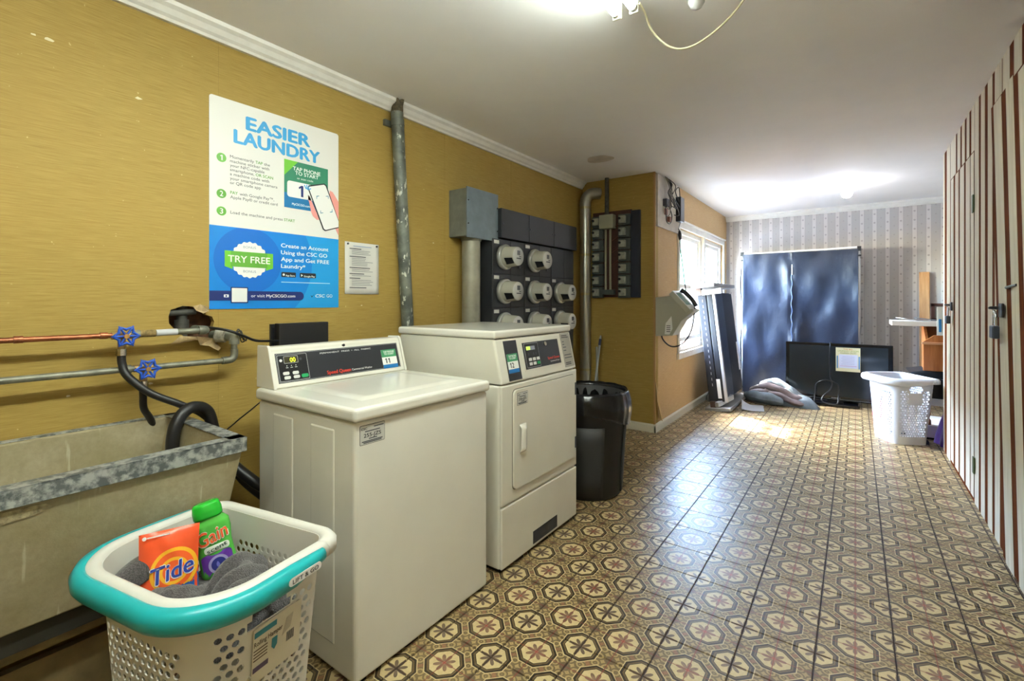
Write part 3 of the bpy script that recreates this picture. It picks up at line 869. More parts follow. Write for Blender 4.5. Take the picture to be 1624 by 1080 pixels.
def valve(parent, y, z, outz):
    v = obj('valve_body', MB().sphere((xp, y, z), 0.019).cyl((xp, y - 0.03, z), (xp, y + 0.03, z), 0.014).cyl((xp, y, z), (xp + 0.045, y, z), 0.011).cyl((xp, y, z), (xp + 0.012, y - 0.004, z - 0.055), 0.013), mat('brass_valve', '9a8055', 0.4, metal=0.6), parent)
    h = MB()
    R_, r_ = 0.03, 0.0055
    n = 40
    ring = lambda u, w: Vector((xp + 0.05 + r_ * math.sin(2 * PI * w), y + (R_ + 0.005 * math.cos(6 * 2 * PI * u) + r_ * math.cos(2 * PI * w)) * math.cos(2 * PI * u), z + (R_ + 0.005 * math.cos(6 * 2 * PI * u) + r_ * math.cos(2 * PI * w)) * math.sin(2 * PI * u)))
    h.grid(ring, n, 8)
    for k in range(6):
        a = 2 * PI * k / 6
        h.cyl((xp + 0.05, y + 0.006 * math.cos(a), z + 0.006 * math.sin(a)), (xp + 0.05, y + R_ * math.cos(a), z + R_ * math.sin(a)), 0.0042, seg=6)
        h.cyl((xp + 0.05, y + R_ * math.cos(a), z + R_ * math.sin(a)), (xp + 0.05, y + (R_ + 0.014) * math.cos(a), z + (R_ + 0.014) * math.sin(a)), 0.007, 0.002, seg=6)
    w = obj('handwheel', h, M_VBLUE, v, label='blue six-pointed valve wheel')
    obj('wheel_screw', MB().cyl((xp + 0.045, y, z), (xp + 0.059, y, z), 0.0085, seg=12), mat('brass_screw', 'c79a5a', 0.35, metal=0.7), v)
    obj('hose_nut', MB().cyl((xp + 0.012, y - 0.004, z - 0.05), (xp + 0.014, y - 0.005, z - 0.075), 0.017, seg=8), M_CHROME, v)
    return v
valve(cp, 0.585, 1.136, 0)
obj('copper_stub', MB().cyl((xp, 0.60, 1.137), (xp, 0.625, 1.138), 0.0095), M_COPPER, cp)
sp = thing('lower_pipe', 'grey lower water pipe ending in an elbow beneath the wall hole', 'pipe', (xp, 0.5, 1.0))
obj('pipe', MB().cyl((xp, -0.9, 1.012), (xp, 0.955, 1.005), 0.012), M_PIPE, sp)
obj('coupling', MB().cyl((xp, 0.595, 1.006), (xp, 0.612, 1.006), 0.017).cyl((xp, 0.935, 1.005), (xp, 0.955, 1.005), 0.0165), M_PIPE, sp)
obj('elbow', MB().tube([(xp, 0.945, 1.005), (xp, 0.972, 1.007), (xp, 0.985, 1.022), (xp, 0.985, 1.05)], 0.0155, 12).cyl((xp, 0.985, 1.05), (xp, 0.985, 1.088), 0.0125).tube([(xp, 0.985, 1.075), (xp, 0.984, 1.098), (xp - 0.012, 0.975, 1.108), (xp - 0.1, 0.935, 1.112)], 0.021, 12), M_PIPE, sp)
obj('pipe_insert', MB().cyl((xp - 0.03, 0.962, 1.112), (xp - 0.055, 0.935, 1.114), 0.031, seg=18), mat('white_caulked_sleeve', 'b9b4a6', 0.7, var=0.4, vscale=50), sp)
valve(sp, 0.652, 1.006, 0)
# hoses
hz = obj('supply_hose', MB().tube([(xp + 0.014, 0.580, 1.065), (xp + 0.015, 0.582, 1.03), (xp + 0.03, 0.594, 0.985), (xp + 0.06, 0.655, 0.915), (xp + 0.085, 0.75, 0.856), (xp + 0.085, 0.83, 0.80), (xp + 0.06, 0.90, 0.70), (xp + 0.04, 0.98, 0.5), (xp + 0.04, 1.1, 0.35)], 0.0135, 12, smooth=6), M_RUB, loc=(xp, 0.58, 1.06))
props(hz, 'long thin black hose sloping from the upper blue valve', 'hose')
hz = obj('supply_hose', MB().tube([(xp + 0.014, 0.647, 0.935), (xp + 0.014, 0.647, 0.90), (xp + 0.005, 0.652, 0.85), (xp - 0.02, 0.68, 0.80), (xp - 0.055, 0.73, 0.70), (xp - 0.055, 0.9, 0.45)], 0.0125, 12, smooth=6), M_RUB, loc=(xp, 0.647, 0.93))
props(hz, 'short thin black hose dropping from the lower blue valve behind the tub', 'hose')
dh = thing('drain_hose', 'thick black drain hose hooked over the end of the concrete tub', 'hose', (-2.12, 0.72, 0.7))
obj('hose', MB().tube([(-2.10, 0.705, 0.655), (-2.10, 0.700, 0.72), (-2.105, 0.712, 0.79), (-2.115, 0.745, 0.835), (-2.13, 0.79, 0.845), (-2.15, 0.84, 0.815), (-2.16, 0.865, 0.74), (-2.16, 0.885, 0.65), (-2.13, 0.925, 0.58), (-2.05, 0.985, 0.50), (-2.01, 1.05, 0.44)], 0.0225, 14, smooth=6), M_RUB, dh)
obj('hose_collar', MB().cyl((-2.10, 0.705, 0.64), (-2.10, 0.7035, 0.675), 0.0275), mat('pale_tape', 'a9a696', 0.7, var=0.3, vscale=60), dh)
# thin cables
cb = obj('black_cable', MB().tube([(WL + 0.03, 0.875, 1.155), (WL + 0.11, 0.94, 1.14), (WL + 0.12, 1.0, 1.115), (WL + 0.10, 1.07, 1.085), (WL + 0.06, 1.15, 1.075), (WL + 0.045, 1.23, 1.07)], 0.006, 8, smooth=5), M_BLACK, loc=(WL, 0.9, 1.15))
props(cb, 'black cable from the wall hole to the dark wall box', 'cable')
cl = MB(); random.seed(5)
for k in range(7):
    a = k * 0.9
    cl.tube([(xp + 0.0, 0.985 + 0.004 * k, 1.12), (xp + 0.035 * math.cos(a), 1.0 + 0.004 * k, 1.11 + 0.03 * math.sin(a)), (xp + 0.01, 1.015 + 0.003 * k, 1.10 + 0.012 * math.cos(a * 2))], 0.0028, 6, smooth=4)
props(obj('wire_tangle', cl, mat('grey_wire', '3c3d35', 0.5), loc=(xp, 1.0, 1.1)), 'small tangle of dark wire on the pipe elbow', 'wire')
cb = obj('thin_cord', MB().tube([(-1.99, 0.99, 0.86), (-2.1, 0.99, 0.80), (-2.2, 0.965, 0.73), (-2.28, 0.95, 0.66), (-2.3, 0.94, 0.5)], 0.003, 6, smooth=5), M_BLACK, loc=(-2.2, 0.965, 0.7))
props(cb, 'thin black cord hanging between the tub and the washer', 'cord')

bx = thing('modem_box', 'flat black box mounted on the wall behind the washer', 'electronics', (WL, 1.2, 1.02))
obj('case', MB().box((WL + 0.01, 1.205, 1.02), (WL + 0.055, 1.472, 1.155)), mat('matt_black_metal', '1b1b1e', 0.45), bx, bevel=0.003)
obj('flange', MB().box((WL, 1.185, 1.02), (WL + 0.012, 1.205, 1.152)), M_BLACK, bx)
for z in (1.135, 1.075): obj('flange_screw', MB().cyl((WL + 0.01, 1.195, z), (WL + 0.015, 1.195, z), 0.004, seg=8), M_CHROME, bx)

# ================================================================== concrete laundry tub
tub = thing('laundry_tub', 'long concrete laundry tub with galvanised rim below the pipes', 'sink', (-2.0, 0.1, 0))
TY_A, TY_B = -0.62, 0.785
TXO, TXI = -1.705, -2.315      # front, back at the rim
ZB, ZT = 0.40, 0.795
def ring_at(z, y0, y1, xf, xb): return [(xf, y0, z), (xf, y1, z), (xb, y1, z), (xb, y0, z)]
outer_t = ring_at(ZT, TY_A, TY_B, TXO, TXI); outer_b = ring_at(ZB, TY_A + 0.05, TY_B - 0.055, TXO - 0.075, TXI)
t = 0.045
inner_t = ring_at(ZT, TY_A + t, TY_B - t, TXO - t, TXI + t); inner_b = ring_at(ZB + 0.05, TY_A + 0.11, TY_B - 0.11, TXO - 0.15, TXI + 0.075)
mbx = MB().add(outer_t + outer_b + inner_t + inner_b,
    [(0, 4, 5, 1), (1, 5, 6, 2), (2, 6, 7, 3), (3, 7, 4, 0), (4, 7, 6, 5),
     (8, 9, 13, 12), (9, 10, 14, 13), (10, 11, 15, 14), (11, 8, 12, 15), (12, 13, 14, 15),
     (0, 1, 9, 8), (1, 2, 10, 9), (2, 3, 11, 10), (3, 0, 8, 11)])
obj('basin', mbx, M_CONC, tub, bevel=0.006)
obj('partition', MB().box((TXO - 0.06, -0.06, ZB + 0.04), (TXI + 0.06, -0.01, ZT - 0.03)), M_CONC, tub)
rim = MB()
rw, rh = 0.05, 0.045
rim.box((TXO - rw, TY_A - 0.004, ZT), (TXO + 0.004, TY_B + 0.004, ZT + 0.004)).box((TXO, TY_A, ZT - rh), (TXO + 0.004, TY_B + 0.004, ZT + 0.004))
rim.box((TXI, TY_A, ZT), (TXI + rw * 0.7, TY_B + 0.004, ZT + 0.004)).box((TXI, TY_B - rw, ZT), (TXO, TY_B + 0.004, ZT + 0.004)).box((TXI, TY_B, ZT - rh), (TXO + 0.004, TY_B + 0.004, ZT + 0.004))
rim.box((TXI, TY_A - 0.004, ZT), (TXO, TY_A + rw, ZT + 0.004))
obj('rim', rim, M_RIM, tub, bevel=0.0015, bseg=1)
chip = MB().prism([(TXO - 0.0135 + 0.075 * (z - ZT + 0.0) / (ZT - ZB), y, z) for y, z in [(0.14, 0.725), (0.20, 0.742), (0.285, 0.74), (0.30, 0.728), (0.27, 0.715), (0.22, 0.712), (0.16, 0.70)]], (0.016, 0, 0))
obj('scar', chip, mat('chipped_plaster', 'c2b48d', 0.9, var=0.5, vscale=45, bmp=0.6, bscale=60), tub)
for y in (-0.52, 0.62):
    for x in (-2.25, -1.955): obj('leg', MB().box((x, y, 0), (x + 0.05, y + 0.05, ZB)), mat('stand_iron', '3c352c', 0.7), tub)
obj('stand_rail', MB().box((-1.835, TY_A + 0.06, 0.335), (-1.80, TY_B - 0.06, 0.40)), mat('dark_stand_rail', '2b2a24', 0.6), tub)
obj('apron_board', MB().box((-1.86, TY_A + 0.06, 0.295), (-1.835, TY_B - 0.07, 0.336)), mat('beige_board', '8b7a55', 0.7, var=0.2), tub)
obj('apron_board', MB().box((-1.90, TY_A + 0.06, 0.02), (-1.875, TY_B - 0.07, 0.25)), mat('beige_board', '8b7a55', 0.7), tub)
obj('shelf_shadow_board', MB().box((-2.28, TY_A + 0.06, 0.02), (-1.9, TY_B - 0.06, 0.04)), mat('shelf_shadow_dark', '3a2f22', 0.8), tub)  # dark board standing in for the shade beneath the tub

# ================================================================== washer
def number_sticker(fr, x0, y0, x1, y1, num, parent):
    """tap-to-start sticker: green head, white number field, blue foot"""
    s = obj('start_sticker', poly_on(fr, rect(x0, y0, x1, y1), 0.0006), M_INKW, parent)
    h = y1 - y0; w = x1 - x0
    a = obj('sticker_head', poly_on(fr, rect(x0, y1 - h * 0.40, x1, y1), 0.0011), mat('sticker_green', '3f8f62', 0.4), parent)
    obj('sticker_foot', poly_on(fr, rect(x0, y0, x1, y0 + h * 0.2), 0.0011), mat('sticker_blue', '1766a5', 0.4), parent)
    text('TAP PHONE', fr, x0 + w * .14, x1 - w * .12, y1 - h * .17, h * .10, M_INKW, parent, True, 0.0018)
    text('TO START', fr, x0 + w * .18, x1 - w * .16, y1 - h * .29, h * .10, M_INKW, parent, True, 0.0018)
    digit_one(fr, x0 + w * .18, x0 + w * .30, y0 + h * .27, h * .26, M_INK, parent, 0.0014)
    if num[1] == '1': digit_one(fr, x0 + w * .38, x0 + w * .50, y0 + h * .27, h * .26, M_INK, parent, 0.0014)
    else: text(num[1], fr, x0 + w * .36, x0 + w * .56, y0 + h * .27, h * .26, M_INK, parent, True, 0.0014)
def machine_plate(fr, x0, y0, x1, y1, num, parent):
    w, h = x1 - x0, y1 - y0
    obj('id_plate_border', poly_on(fr, rect(x0, y0, x1, y1, 0.004), 0.0004), M_INK, parent)
    obj('id_plate', poly_on(fr, rect(x0 + .0015, y0 + .0015, x1 - .0015, y1 - .0015, 0.003), 0.0009), mat('plate_silver', 'c6c6c0', 0.4), parent)
    text(num, fr, x0 + w * .15, x0 + w * .84, y0 + h * .37, h * .19, M_INK, parent, True, 0.0014)
    text('CSC', fr, x0 + w * .05, x0 + w * .28, y0 + h * .76, h * .11, M_INK, parent, True, 0.0014)
    for a, b_, c in ((.55, .95, .82), (.2, .8, .64), (.35, .68, .25), (.08, .9, .14), (.14, .86, .07)):
        obj('print_line', poly_on(fr, rect(x0 + w * a, y0 + h * c, x0 + w * b_, y0 + h * (c + .05)), 0.0012), M_INKG, parent)

WX, WXB, WA, WB_ = -1.318, -1.95, 0.948, 1.632
wa = thing('washing_machine', 'white top-loading washing machine with lit black control panel', 'washing machine', (-1.63, 1.29, 0))
obj('cabinet', MB().box((WXB, WA, 0.012), (WX, WB_, 0.868)), M_APPL, wa, bevel=0.012, bseg=3)
for y in (WA + 0.05, WB_ - 0.05):
    for x in (WX - 0.05, WXB + 0.05): obj('foot', MB().cyl((x, y, 0), (x, y, 0.02), 0.02, seg=10), M_BLACK, wa)
for xa, xb in ((-1.832, -1.691), (-1.574, -1.43)):
    obj('side_panel', MB().box((xa, WA - 0.003, 0.10), (xb, WA + 0.01, 0.832)), M_APPL, wa, bevel=0.006)
top = obj('top_cover', MB().box((WXB - 0.005, WA - 0.012, 0.871), (WX + 0.015, WB_ + 0.004, 0.917)), M_APPL, wa, bevel=0.014, bseg=4)
LF = frame((0, 0, 0.917), (1, 0, 0), (0, 1, 0))
ld = MB()
lx0, lx1, ly0, ly1 = -1.81, -1.40, 1.035, 1.565
def lidf(u, v):
    e = min(1.0, min(u, 1 - u, (v), (1 - v)) / 0.07); e = e * e * (3 - 2 * e)
    x = lx0 + (lx1 - lx0) * u
    return Vector((x, ly0 + (ly1 - ly0) * v, 0.9172 + 0.0065 * e - 0.002 * math.sin(PI * u) * e))
ld.grid(lidf, 30, 30)
obj('lid', ld, M_APPL, wa)
# console
con_p = [(-1.848, 0.917), (-1.895, 1.072), (-1.905, 1.080), (-1.962, 1.080), (-1.972, 0.917)]
obj('console', MB().prism([(x, WA + 0.012, z) for x, z in con_p], (0, 0.668, 0)), M_APPL2, wa, bevel=0.003)
for a in (WA + 0.006, WA + 0.672):
    obj('console_end', MB().prism([(x, a, z) for x, z in [(-1.838, 0.917), (-1.887, 1.078), (-1.897, 1.088), (-1.974, 1.086), (-1.98, 0.917)]], (0, 0.012, 0)), M_APPL, wa, bevel=0.003)
upv = Vector((-0.047, 0, 0.155)).normalized()
CF = frame((-1.848, 0.945, 0.917), (0, 1, 0), upv)
obj('console_bezel', poly_on(CF, rect(0.018, 0.004, 0.674, 0.152), 0.0, 0.004), M_APPL, wa, bevel=0.002)
pn = obj('control_panel', poly_on(CF, rect(0.034, 0.020, 0.655, 0.142), 0.004, 0.0008), M_PANEL, wa)
obj('panel_outline', poly_on(CF, rect(0.037, 0.0225, 0.652, 0.1395, 0.003), 0.0048, 0.0002), mat('outline_silver', 'aeb0b2', 0.4), pn)
obj('panel_face', poly_on(CF, rect(0.0383, 0.0238, 0.6507, 0.1382, 0.003), 0.0050, 0.0003), M_PANEL, pn)
obj('keypad_outline', poly_on(CF, rect(0.040, 0.026, 0.167, 0.134, 0.004), 0.0053, 0.0003), mat('outline_silver', 'aeb0b2', 0.4), pn)
obj('keypad', poly_on(CF, rect(0.0418, 0.0278, 0.1652, 0.1322, 0.004), 0.0055, 0.0004), M_BLACK, pn)
obj('display_frame', poly_on(CF, rect(0.066, 0.098, 0.127, 0.128, 0.003), 0.0058, 0.0004), mat('outline_silver', 'aeb0b2', 0.4), pn)
obj('display', poly_on(CF, rect(0.068, 0.100, 0.125, 0.126, 0.002), 0.0061, 0.0004), mat('display_dark', '3b3620', 0.3), pn)
text('00', CF, 0.092, 0.115, 0.1025, 0.018, emis('display_lime', 'd3e82b', 1.6), pn, False, 0.0068)
for s_, y_, z_ in ((0, .068, .058), (0, .108, .057), (0, .071, .040), (0, .110, .040)):
    obj('button', poly_on(CF, rect(y_ - .013, z_ - .0065, y_ + .013, z_ + .0065, .005), .0058, .002), mat('key_white', 'd6d6d2', 0.5), pn)
obj('start_button', poly_on(CF, rect(.131, .033, .161, .048, .006), .0058, .002), mat('key_green', '1f9a5c', 0.5), pn)
for y_ in (.076, .095, .114):
    obj('indicator', poly_on(CF, disc(y_, .088, .002, 8), .0058), M_INKW, pn); print_bar(CF, y_ - .005, y_ + .005, .0795, .002, M_INKW, pn, .0058)
obj('icon', poly_on(CF, disc(.054, .112, .006, 12), .0058), M_INKW, pn); obj('icon', poly_on(CF, disc(.138, .112, .006, 12), .0058), M_INKG, pn)
text('PERMANENT  PRESS  \u2022  ALL  FABRIC', CF, .229, .494, .123, .0065, M_INKW, pn, False, .0058)
red_t = mat('logo_red', 'd9402f', 0.4)
text('Speed Queen', CF, .248, .367, .0315, .0155, red_t, pn, True, .0058)
text('Commercial Washer', CF, .373, .484, .0335, .009, M_INKW, pn, False, .0058)
number_sticker(frame(CF @ Vector((0, 0, 0.0052)), (0, 1, 0), upv), .549, .020, .638, .112, '11', pn)
obj('console_lock', MB().cyl((-1.897, 0.945 + .352, 1.062), (-1.884, 0.945 + .352, 1.066), 0.006, seg=12), M_BLACK, wa)
WF = frame((WX, 0, 0), (0, 1, 0), (0, 0, 1))
machine_plate(WF, .966, .790, 1.068, .855, '255-JZS', wa)

# ================================================================== dryer
DX, DXB, DA, DB = -1.318, -2.02, 1.735, 2.462
dr = thing('clothes_dryer', 'white front-loading clothes dryer beside the washer', 'clothes dryer', (-1.66, 2.1, 0))
obj('cabinet', MB().box((DXB, DA, 0.02), (DX - 0.012, DB, 0.872)), M_APPL2, dr, bevel=0.012, bseg=3)
obj('toe_kick', MB().box((DXB + 0.02, DA + 0.02, 0.0), (DX - 0.03, DB - 0.02, 0.03)), M_DARK, dr)
obj('front_panel', MB().box((DX - 0.014, DA + 0.002, 0.312), (DX, DB - 0.002, 0.870)), M_APPL2, dr, bevel=0.009, bseg=3)
obj('lower_panel', MB().box((DX - 0.014, DA + 0.002, 0.022), (DX, DB - 0.002, 0.304)), M_APPL2, dr, bevel=0.009, bseg=3)
FF = frame((DX, 0, 0), (0, 1, 0), (0, 0, 1))
obj('door_gap_shade', poly_on(FF, rect(1.818, .365, 2.430, .846, .028, 6), 0.0, 0.0006), mat('gap_shade_grey', '6f6c61', 0.7), dr)  # grey outline paints the shaded gap round the door
do = obj('door', poly_on(FF, rect(1.822, .369, 2.426, .842, .026, 6), 0.0, 0.010), M_APPL2, dr, bevel=0.003)
hd = MB()
def hndl(u, v):
    y = 1.868 + 0.052 * u; z = 0.535 + 0.135 * v
    e = min(1, min(v, 1 - v) / 0.12)
    return Vector((DX + 0.010 + 0.026 * e * math.sin(PI * (0.12 + 0.76 * u)) * (1 - 0.55 * u), y, z))
hd.grid(hndl, 10, 16)
obj('handle', hd, M_APPL, do, solid=0.004)
for z0, z1 in ((.726, .796), (.421, .484)):
    obj('hinge', MB().box((DX, 2.420, z0), (DX + 0.013, 2.434, z1)), M_INKG, do)
machine_plate(frame((DX + 0.0102, 0, 0), (0, 1, 0), (0, 0, 1)), 1.845, .766, 1.935, .826, '256-JZS', do)
rp = obj('rating_plate', poly_on(FF, rect(1.999, .038, 2.236, .102), 0.0004, 0.0008), M_BLACK, dr)
random.seed(2)
for k in range(7): 
    print_bar(FF, 2.006, 2.006 + random.uniform(.08, .12), .045 + .0075 * k, .0025, M_INKG, rp, .0014); print_bar(FF, 2.14, 2.14 + random.uniform(.05, .09), .045 + .0075 * k, .0025, M_INKG, rp, .0014)
# sloping head
hp = [(DX, 0.876), (DX - 0.046, 1.085), (DXB, 1.085), (DXB, 0.876)]
obj('head', MB().prism([(x, DA + 0.004, z) for x, z in hp], (0, DB - DA - 0.008, 0)), M_APPL2, dr, bevel=0.010, bseg=3)
obj('top_cover', MB().box((DXB - 0.01, DA - 0.002, 1.087), (DX - 0.040, DB + 0.004, 1.126)), M_APPL, dr, bevel=0.012, bseg=4)
obj('top_seam', MB().box((DXB + 0.05, DA + 0.02, 1.0845), (DX - 0.05, DB - 0.02, 1.0885)), M_DARK, dr)
up2 = Vector((-0.046, 0, 0.209)).normalized()
DF = frame((DX, 1.765, 0.872), (0, 1, 0), up2)
DL = lambda z: frame(DF @ Vector((0, 0, z)), (0, 1, 0), up2)
s1 = obj('black_strip', poly_on(DF, rect(.036, .014, .143, .206), .0005, .001), M_PANEL, dr)
number_sticker(DL(.0015), .045, .050, .130, .142, '12', s1)
obj('control_recess', poly_on(DF, rect(.176, .042, .545, .194, .004), .0005, .002), M_APPL2, dr, bevel=.001)
p2 = obj('control_panel', poly_on(DF, rect(.186, .052, .533, .186), .0025, .001), M_PANEL, dr)
obj('keypad_outline', poly_on(DF, rect(.199, .058, .326, .181, .003), .0035, .0003), mat('outline_silver', 'aeb0b2', .4), p2)
obj('keypad', poly_on(DF, rect(.2008, .0598, .3242, .1792, .003), .0038, .0003), M_BLACK, p2)
obj('display', poly_on(DF, rect(.213, .146, .293, .166, .002), .0042, .0004), mat('display_grey', '8d93a0', .3), p2)
obj('display_glow', poly_on(DF, rect(.214, .147, .250, .165, .002), .0047, .0003), emis('display_green', '9fbf4a', .9), p2)
for r in range(2):
    for c in range(3):
        g_ = r == 1 and c == 2
        obj('button', poly_on(DF, rect(.222 + .036 * c, .075 + .022 * (1 - r) - .006, .248 + .036 * c, .075 + .022 * (1 - r) + .009, .003), .0042, .0015), mat('key_green', '1f9a5c', .5) if g_ else mat('key_white', 'd6d6d2', .5), p2)
for y_ in (.225, .27, .292): print_bar(DF, y_, y_ + .008, .118, .014, M_INKG, p2, .0042)
obj('coin_lock', MB().cyl(DF @ Vector((.392, .168, .003)), DF @ Vector((.392, .168, .012)), .011, seg=16), M_CHROME, p2)
text('Speed Queen', DF, .400, .521, .083, .0135, red_t, p2, True, .0042)
text('Commercial Dryer', DF, .422, .518, .067, .008, M_INKW, p2, False, .0042)
s2 = obj('instruction_label', poly_on(DF, rect(.570, .020, .676, .212), .0005, .0012), mat('label_grey', '9d9a90', .5), dr)
for y_, w_, m_ in ((.196, .065, M_INK), (.186, .075, M_INK), (.162, .02, M_INKG), (.146, .02, M_INKG), (.130, .035, M_INKG), (.112, .03, M_INKG), (.086, .075, M_INKG), (.07, .08, M_INKG), (.042, .06, M_INK), (.033, .06, M_INK)):
    print_bar(DF, .583, .583 + w_, y_, .0045, m_, s2, .0018)

# ================================================================== meter bank, box and conduit
tr = thing('wiring_trough', 'blue-grey square metal trough box above the meter bank', 'electrical box', (WL, 2.45, 1.70))
M_BLGREY = mat('blue_grey_metal', '6f7c84', 0.45, metal=0.1, var=0.1)
obj('box', MB().box((WL, 2.455, 1.715), (WL + 0.165, 2.79, 2.045)), mat('galv_grey_side', '7c8078', 0.5, metal=0.2, var=0.15), tr, bevel=0.002)
obj('cover', MB().box((WL + 0.165, 2.448, 1.705), (WL + 0.175, 2.798, 2.053)), M_BLGREY, tr, bevel=0.002)
for z in (1.80, 1.96): obj('cover_screw', MB().cyl((WL + .175, 2.46, z), (WL + .18, 2.46, z), .005, seg=8), M_INK, tr)
for z in (1.78, 1.95): obj('cover_screw', MB().cyl((WL + .175, 2.785, z), (WL + .18, 2.785, z), .005, seg=8), M_INK, tr)
for z in (1.79, 1.88, 1.975): obj('knockout', MB().cyl((WL + .07, 2.4545, z), (WL + .07, 2.456, z), .026, seg=18), mat('knockout_grey', '72766f', .5, metal=.2), tr)
cd = thing('service_conduit', 'thick pale grey conduit rising from behind the dryer to the trough', 'conduit', (WL + .1, 2.577, 0))
obj('conduit', MB().cyl((WL + .1, 2.577, 0.02), (WL + .1, 2.577, 1.715), .066, seg=24), mat('pale_conduit', 'a3a090', .45, metal=.25, var=.2, vscale=6), cd)
obj('locknut', MB().cyl((WL + .1, 2.577, 1.69), (WL + .1, 2.577, 1.714), .073, seg=10), M_PIPE, cd)

mbk = thing('meter_bank', 'black electric meter cabinet with rows of round glass meters', 'meter cabinet', (WL, 3.3, 0.9))
MX = -2.15
M_MET = mat('meter_black', '2a2c30', 0.5, var=0.12, vscale=8)
obj('cabinet', MB().box((WL, 2.72, 0.70), (MX - 0.006, 3.957, 1.73)), M_MET, mbk)
hdr = [(2.80, 3.165), (3.168, 3.555), (3.558, 3.97)]
for a, b_ in hdr:
    h_ = obj('header_panel', MB().box((WL, a, 1.735), (MX + 0.025, b_, 1.955)), mat('header_black', '26282c', .5, var=.15, vscale=5), mbk, bevel=.003)
    for y in (a + .02, b_ - .02):
        obj('screw', MB().cyl((MX + .025, y, 1.84), (MX + .029, y, 1.84), .006, seg=8), M_INKG, h_)
def meter(parent, y, z):
    b_ = obj('meter_base_ring', MB().lathe((MX, y, z), (1, 0, 0), [(.0, .0), (.093, 0), (.096, .012), (.096, .026), (.088, .034), (.08, .036)], 28), mat('meter_ring', 'a9aaa4', .35, metal=.5), parent)
    obj('meter_glass', MB().lathe((MX, y, z), (1, 0, 0), [(.082, .03), (.078, .05), (.072, .12), (.070, .132), (.062, .137)], 28), mat('meter_shell', 'b5b3a4', .25), b_)
    f_ = obj('meter_face', MB().lathe((MX, y, z), (1, 0, 0), [(.068, .134), (.066, .138), (0.0, .139)], 28), mat('meter_face_white', 'c9cac6', .25), b_)
    fr = frame((MX + .1395, y, z), (0, 1, 0), (0, 0, 1))
    obj('meter_display', poly_on(fr, rect(-.020, .008, .018, .042), 0, .0006), mat('meter_lcd', '4a4d52', .3), b_)
    obj('meter_print', poly_on(fr, rect(-.028, -.02, .028, -.012), 0, .0006), M_INKG, b_)
    obj('meter_print', poly_on(fr, rect(.004, -.005, .030, .001), 0, .0006), M_INKG, b_)
    obj('meter_clip', MB().prism([(MX + .06, y - .07, z - .01), (MX + .128, y - .066, z - .012), (MX + .133, y - .045, z - .05), (MX + .07, y - .05, z - .058)], (0.004, -.012, -.004)), M_BLACK, b_)
    return b_
cols = (2.722, 3.133, 3.547)
rows = ((1.468, 1.725), (1.215, 1.463), (0.962, 1.210))
for ci, y0 in enumerate(cols):
    for ri, (z0, z1) in enumerate(rows):
        pnl = obj('meter_panel', MB().box((MX - .006, y0 + .003, z0), (MX, y0 + .226, z1)), M_MET, mbk, bevel=.002, bseg=1)
        pl2 = obj('breaker_panel', MB().box((MX - .006, y0 + .229, z0), (MX - .001, y0 + .408, z1)), M_MET, mbk, bevel=.002, bseg=1)
        if not (ci == 2 and ri == 0):
            meter(mbk, y0 + .137, (z0 + z1) / 2 - .003)
            obj('number_tag', MB().box((MX, y0 + .018, z1 - .036), (MX + .0015, y0 + .078, z1 - .010)), mat('tag_white', 'c9c8c0', .6), pnl)
            obj('latch', MB().cyl((MX - .001, y0 + .345, z0 + .065), (MX + .004, y0 + .345, z0 + .065), .016, seg=12), M_INKG, pl2)

# ================================================================== lamps
fx = thing('fluorescent_fixture', 'twin-tube fluorescent ceiling fixture with lit tubes', 'ceiling light', (-0.74, 1.1, CEIL))
FA, FB = -0.64, 1.775
obj('housing', MB().box((-0.775, FA, CEIL - 0.045), (-0.685, FB, CEIL)), mat('fixture_white', 'dcdad2', 0.4), fx, bevel=0.006)
M_TUBE = emis('fluorescent_glow', 'f6fff4', TUBE_STRENGTH)
for x in (-0.765, -0.695):
    obj('tube', MB().cyl((x, FA + 0.03, CEIL - 0.10), (x, FB - 0.04, CEIL - 0.10), 0.0165, seg=16), M_TUBE, fx)
    for y in (FA + 0.012, FB - 0.028):
        obj('tube_cap', MB().cyl((x, y - 0.004, CEIL - 0.10), (x, y + 0.022, CEIL - 0.10), 0.0168, seg=16), mat('tube_end', 'c7c9c4', 0.3, metal=0.4), fx)
        obj('lamp_holder', MB().prism([(x - 0.018, y + (0.012 if y > 1 else -0.012), z_) for z_ in (CEIL - 0.12, CEIL - 0.04)] + [(x + 0.018, y + (0.012 if y > 1 else -0.012), z_) for z_ in (CEIL - 0.04, CEIL - 0.12)], (0, 0.012, 0)), mat('holder_white', 'd5d4c6', 0.5), fx, bevel=0.003)
cw_ = obj('lamp_cord', MB().tube([(-0.672, 1.76, CEIL - 0.09), (-0.665, 1.80, CEIL - 0.11), (-0.655, 1.86, CEIL - 0.16), (-0.60, 1.90, CEIL - 0.22), (-0.53, 1.92, CEIL - 0.235), (-0.44, 1.93, CEIL - 0.20), (-0.36, 1.945, CEIL - 0.13), (-0.29, 1.955, CEIL - 0.03), (-0.28, 1.955, CEIL)], 0.0042, 8, smooth=6), mat('ivory_flex', 'b5ae90', 0.45), loc=(-0.67, 1.77, CEIL - 0.1))
props(cw_, 'ivory flex looping down from the ceiling lamp', 'cord')
bl = thing('bare_bulb', 'unlit clear bulb in a socket beside the looping flex', 'light bulb', (-0.49, 1.87, CEIL))
obj('socket', MB().lathe((-0.49, 1.87, CEIL), (0, 0, -1), [(0.055, 0), (0.055, 0.012), (0.03, 0.03), (0.022, 0.05), (0.0, 0.052)], 20), M_WHITE, bl)
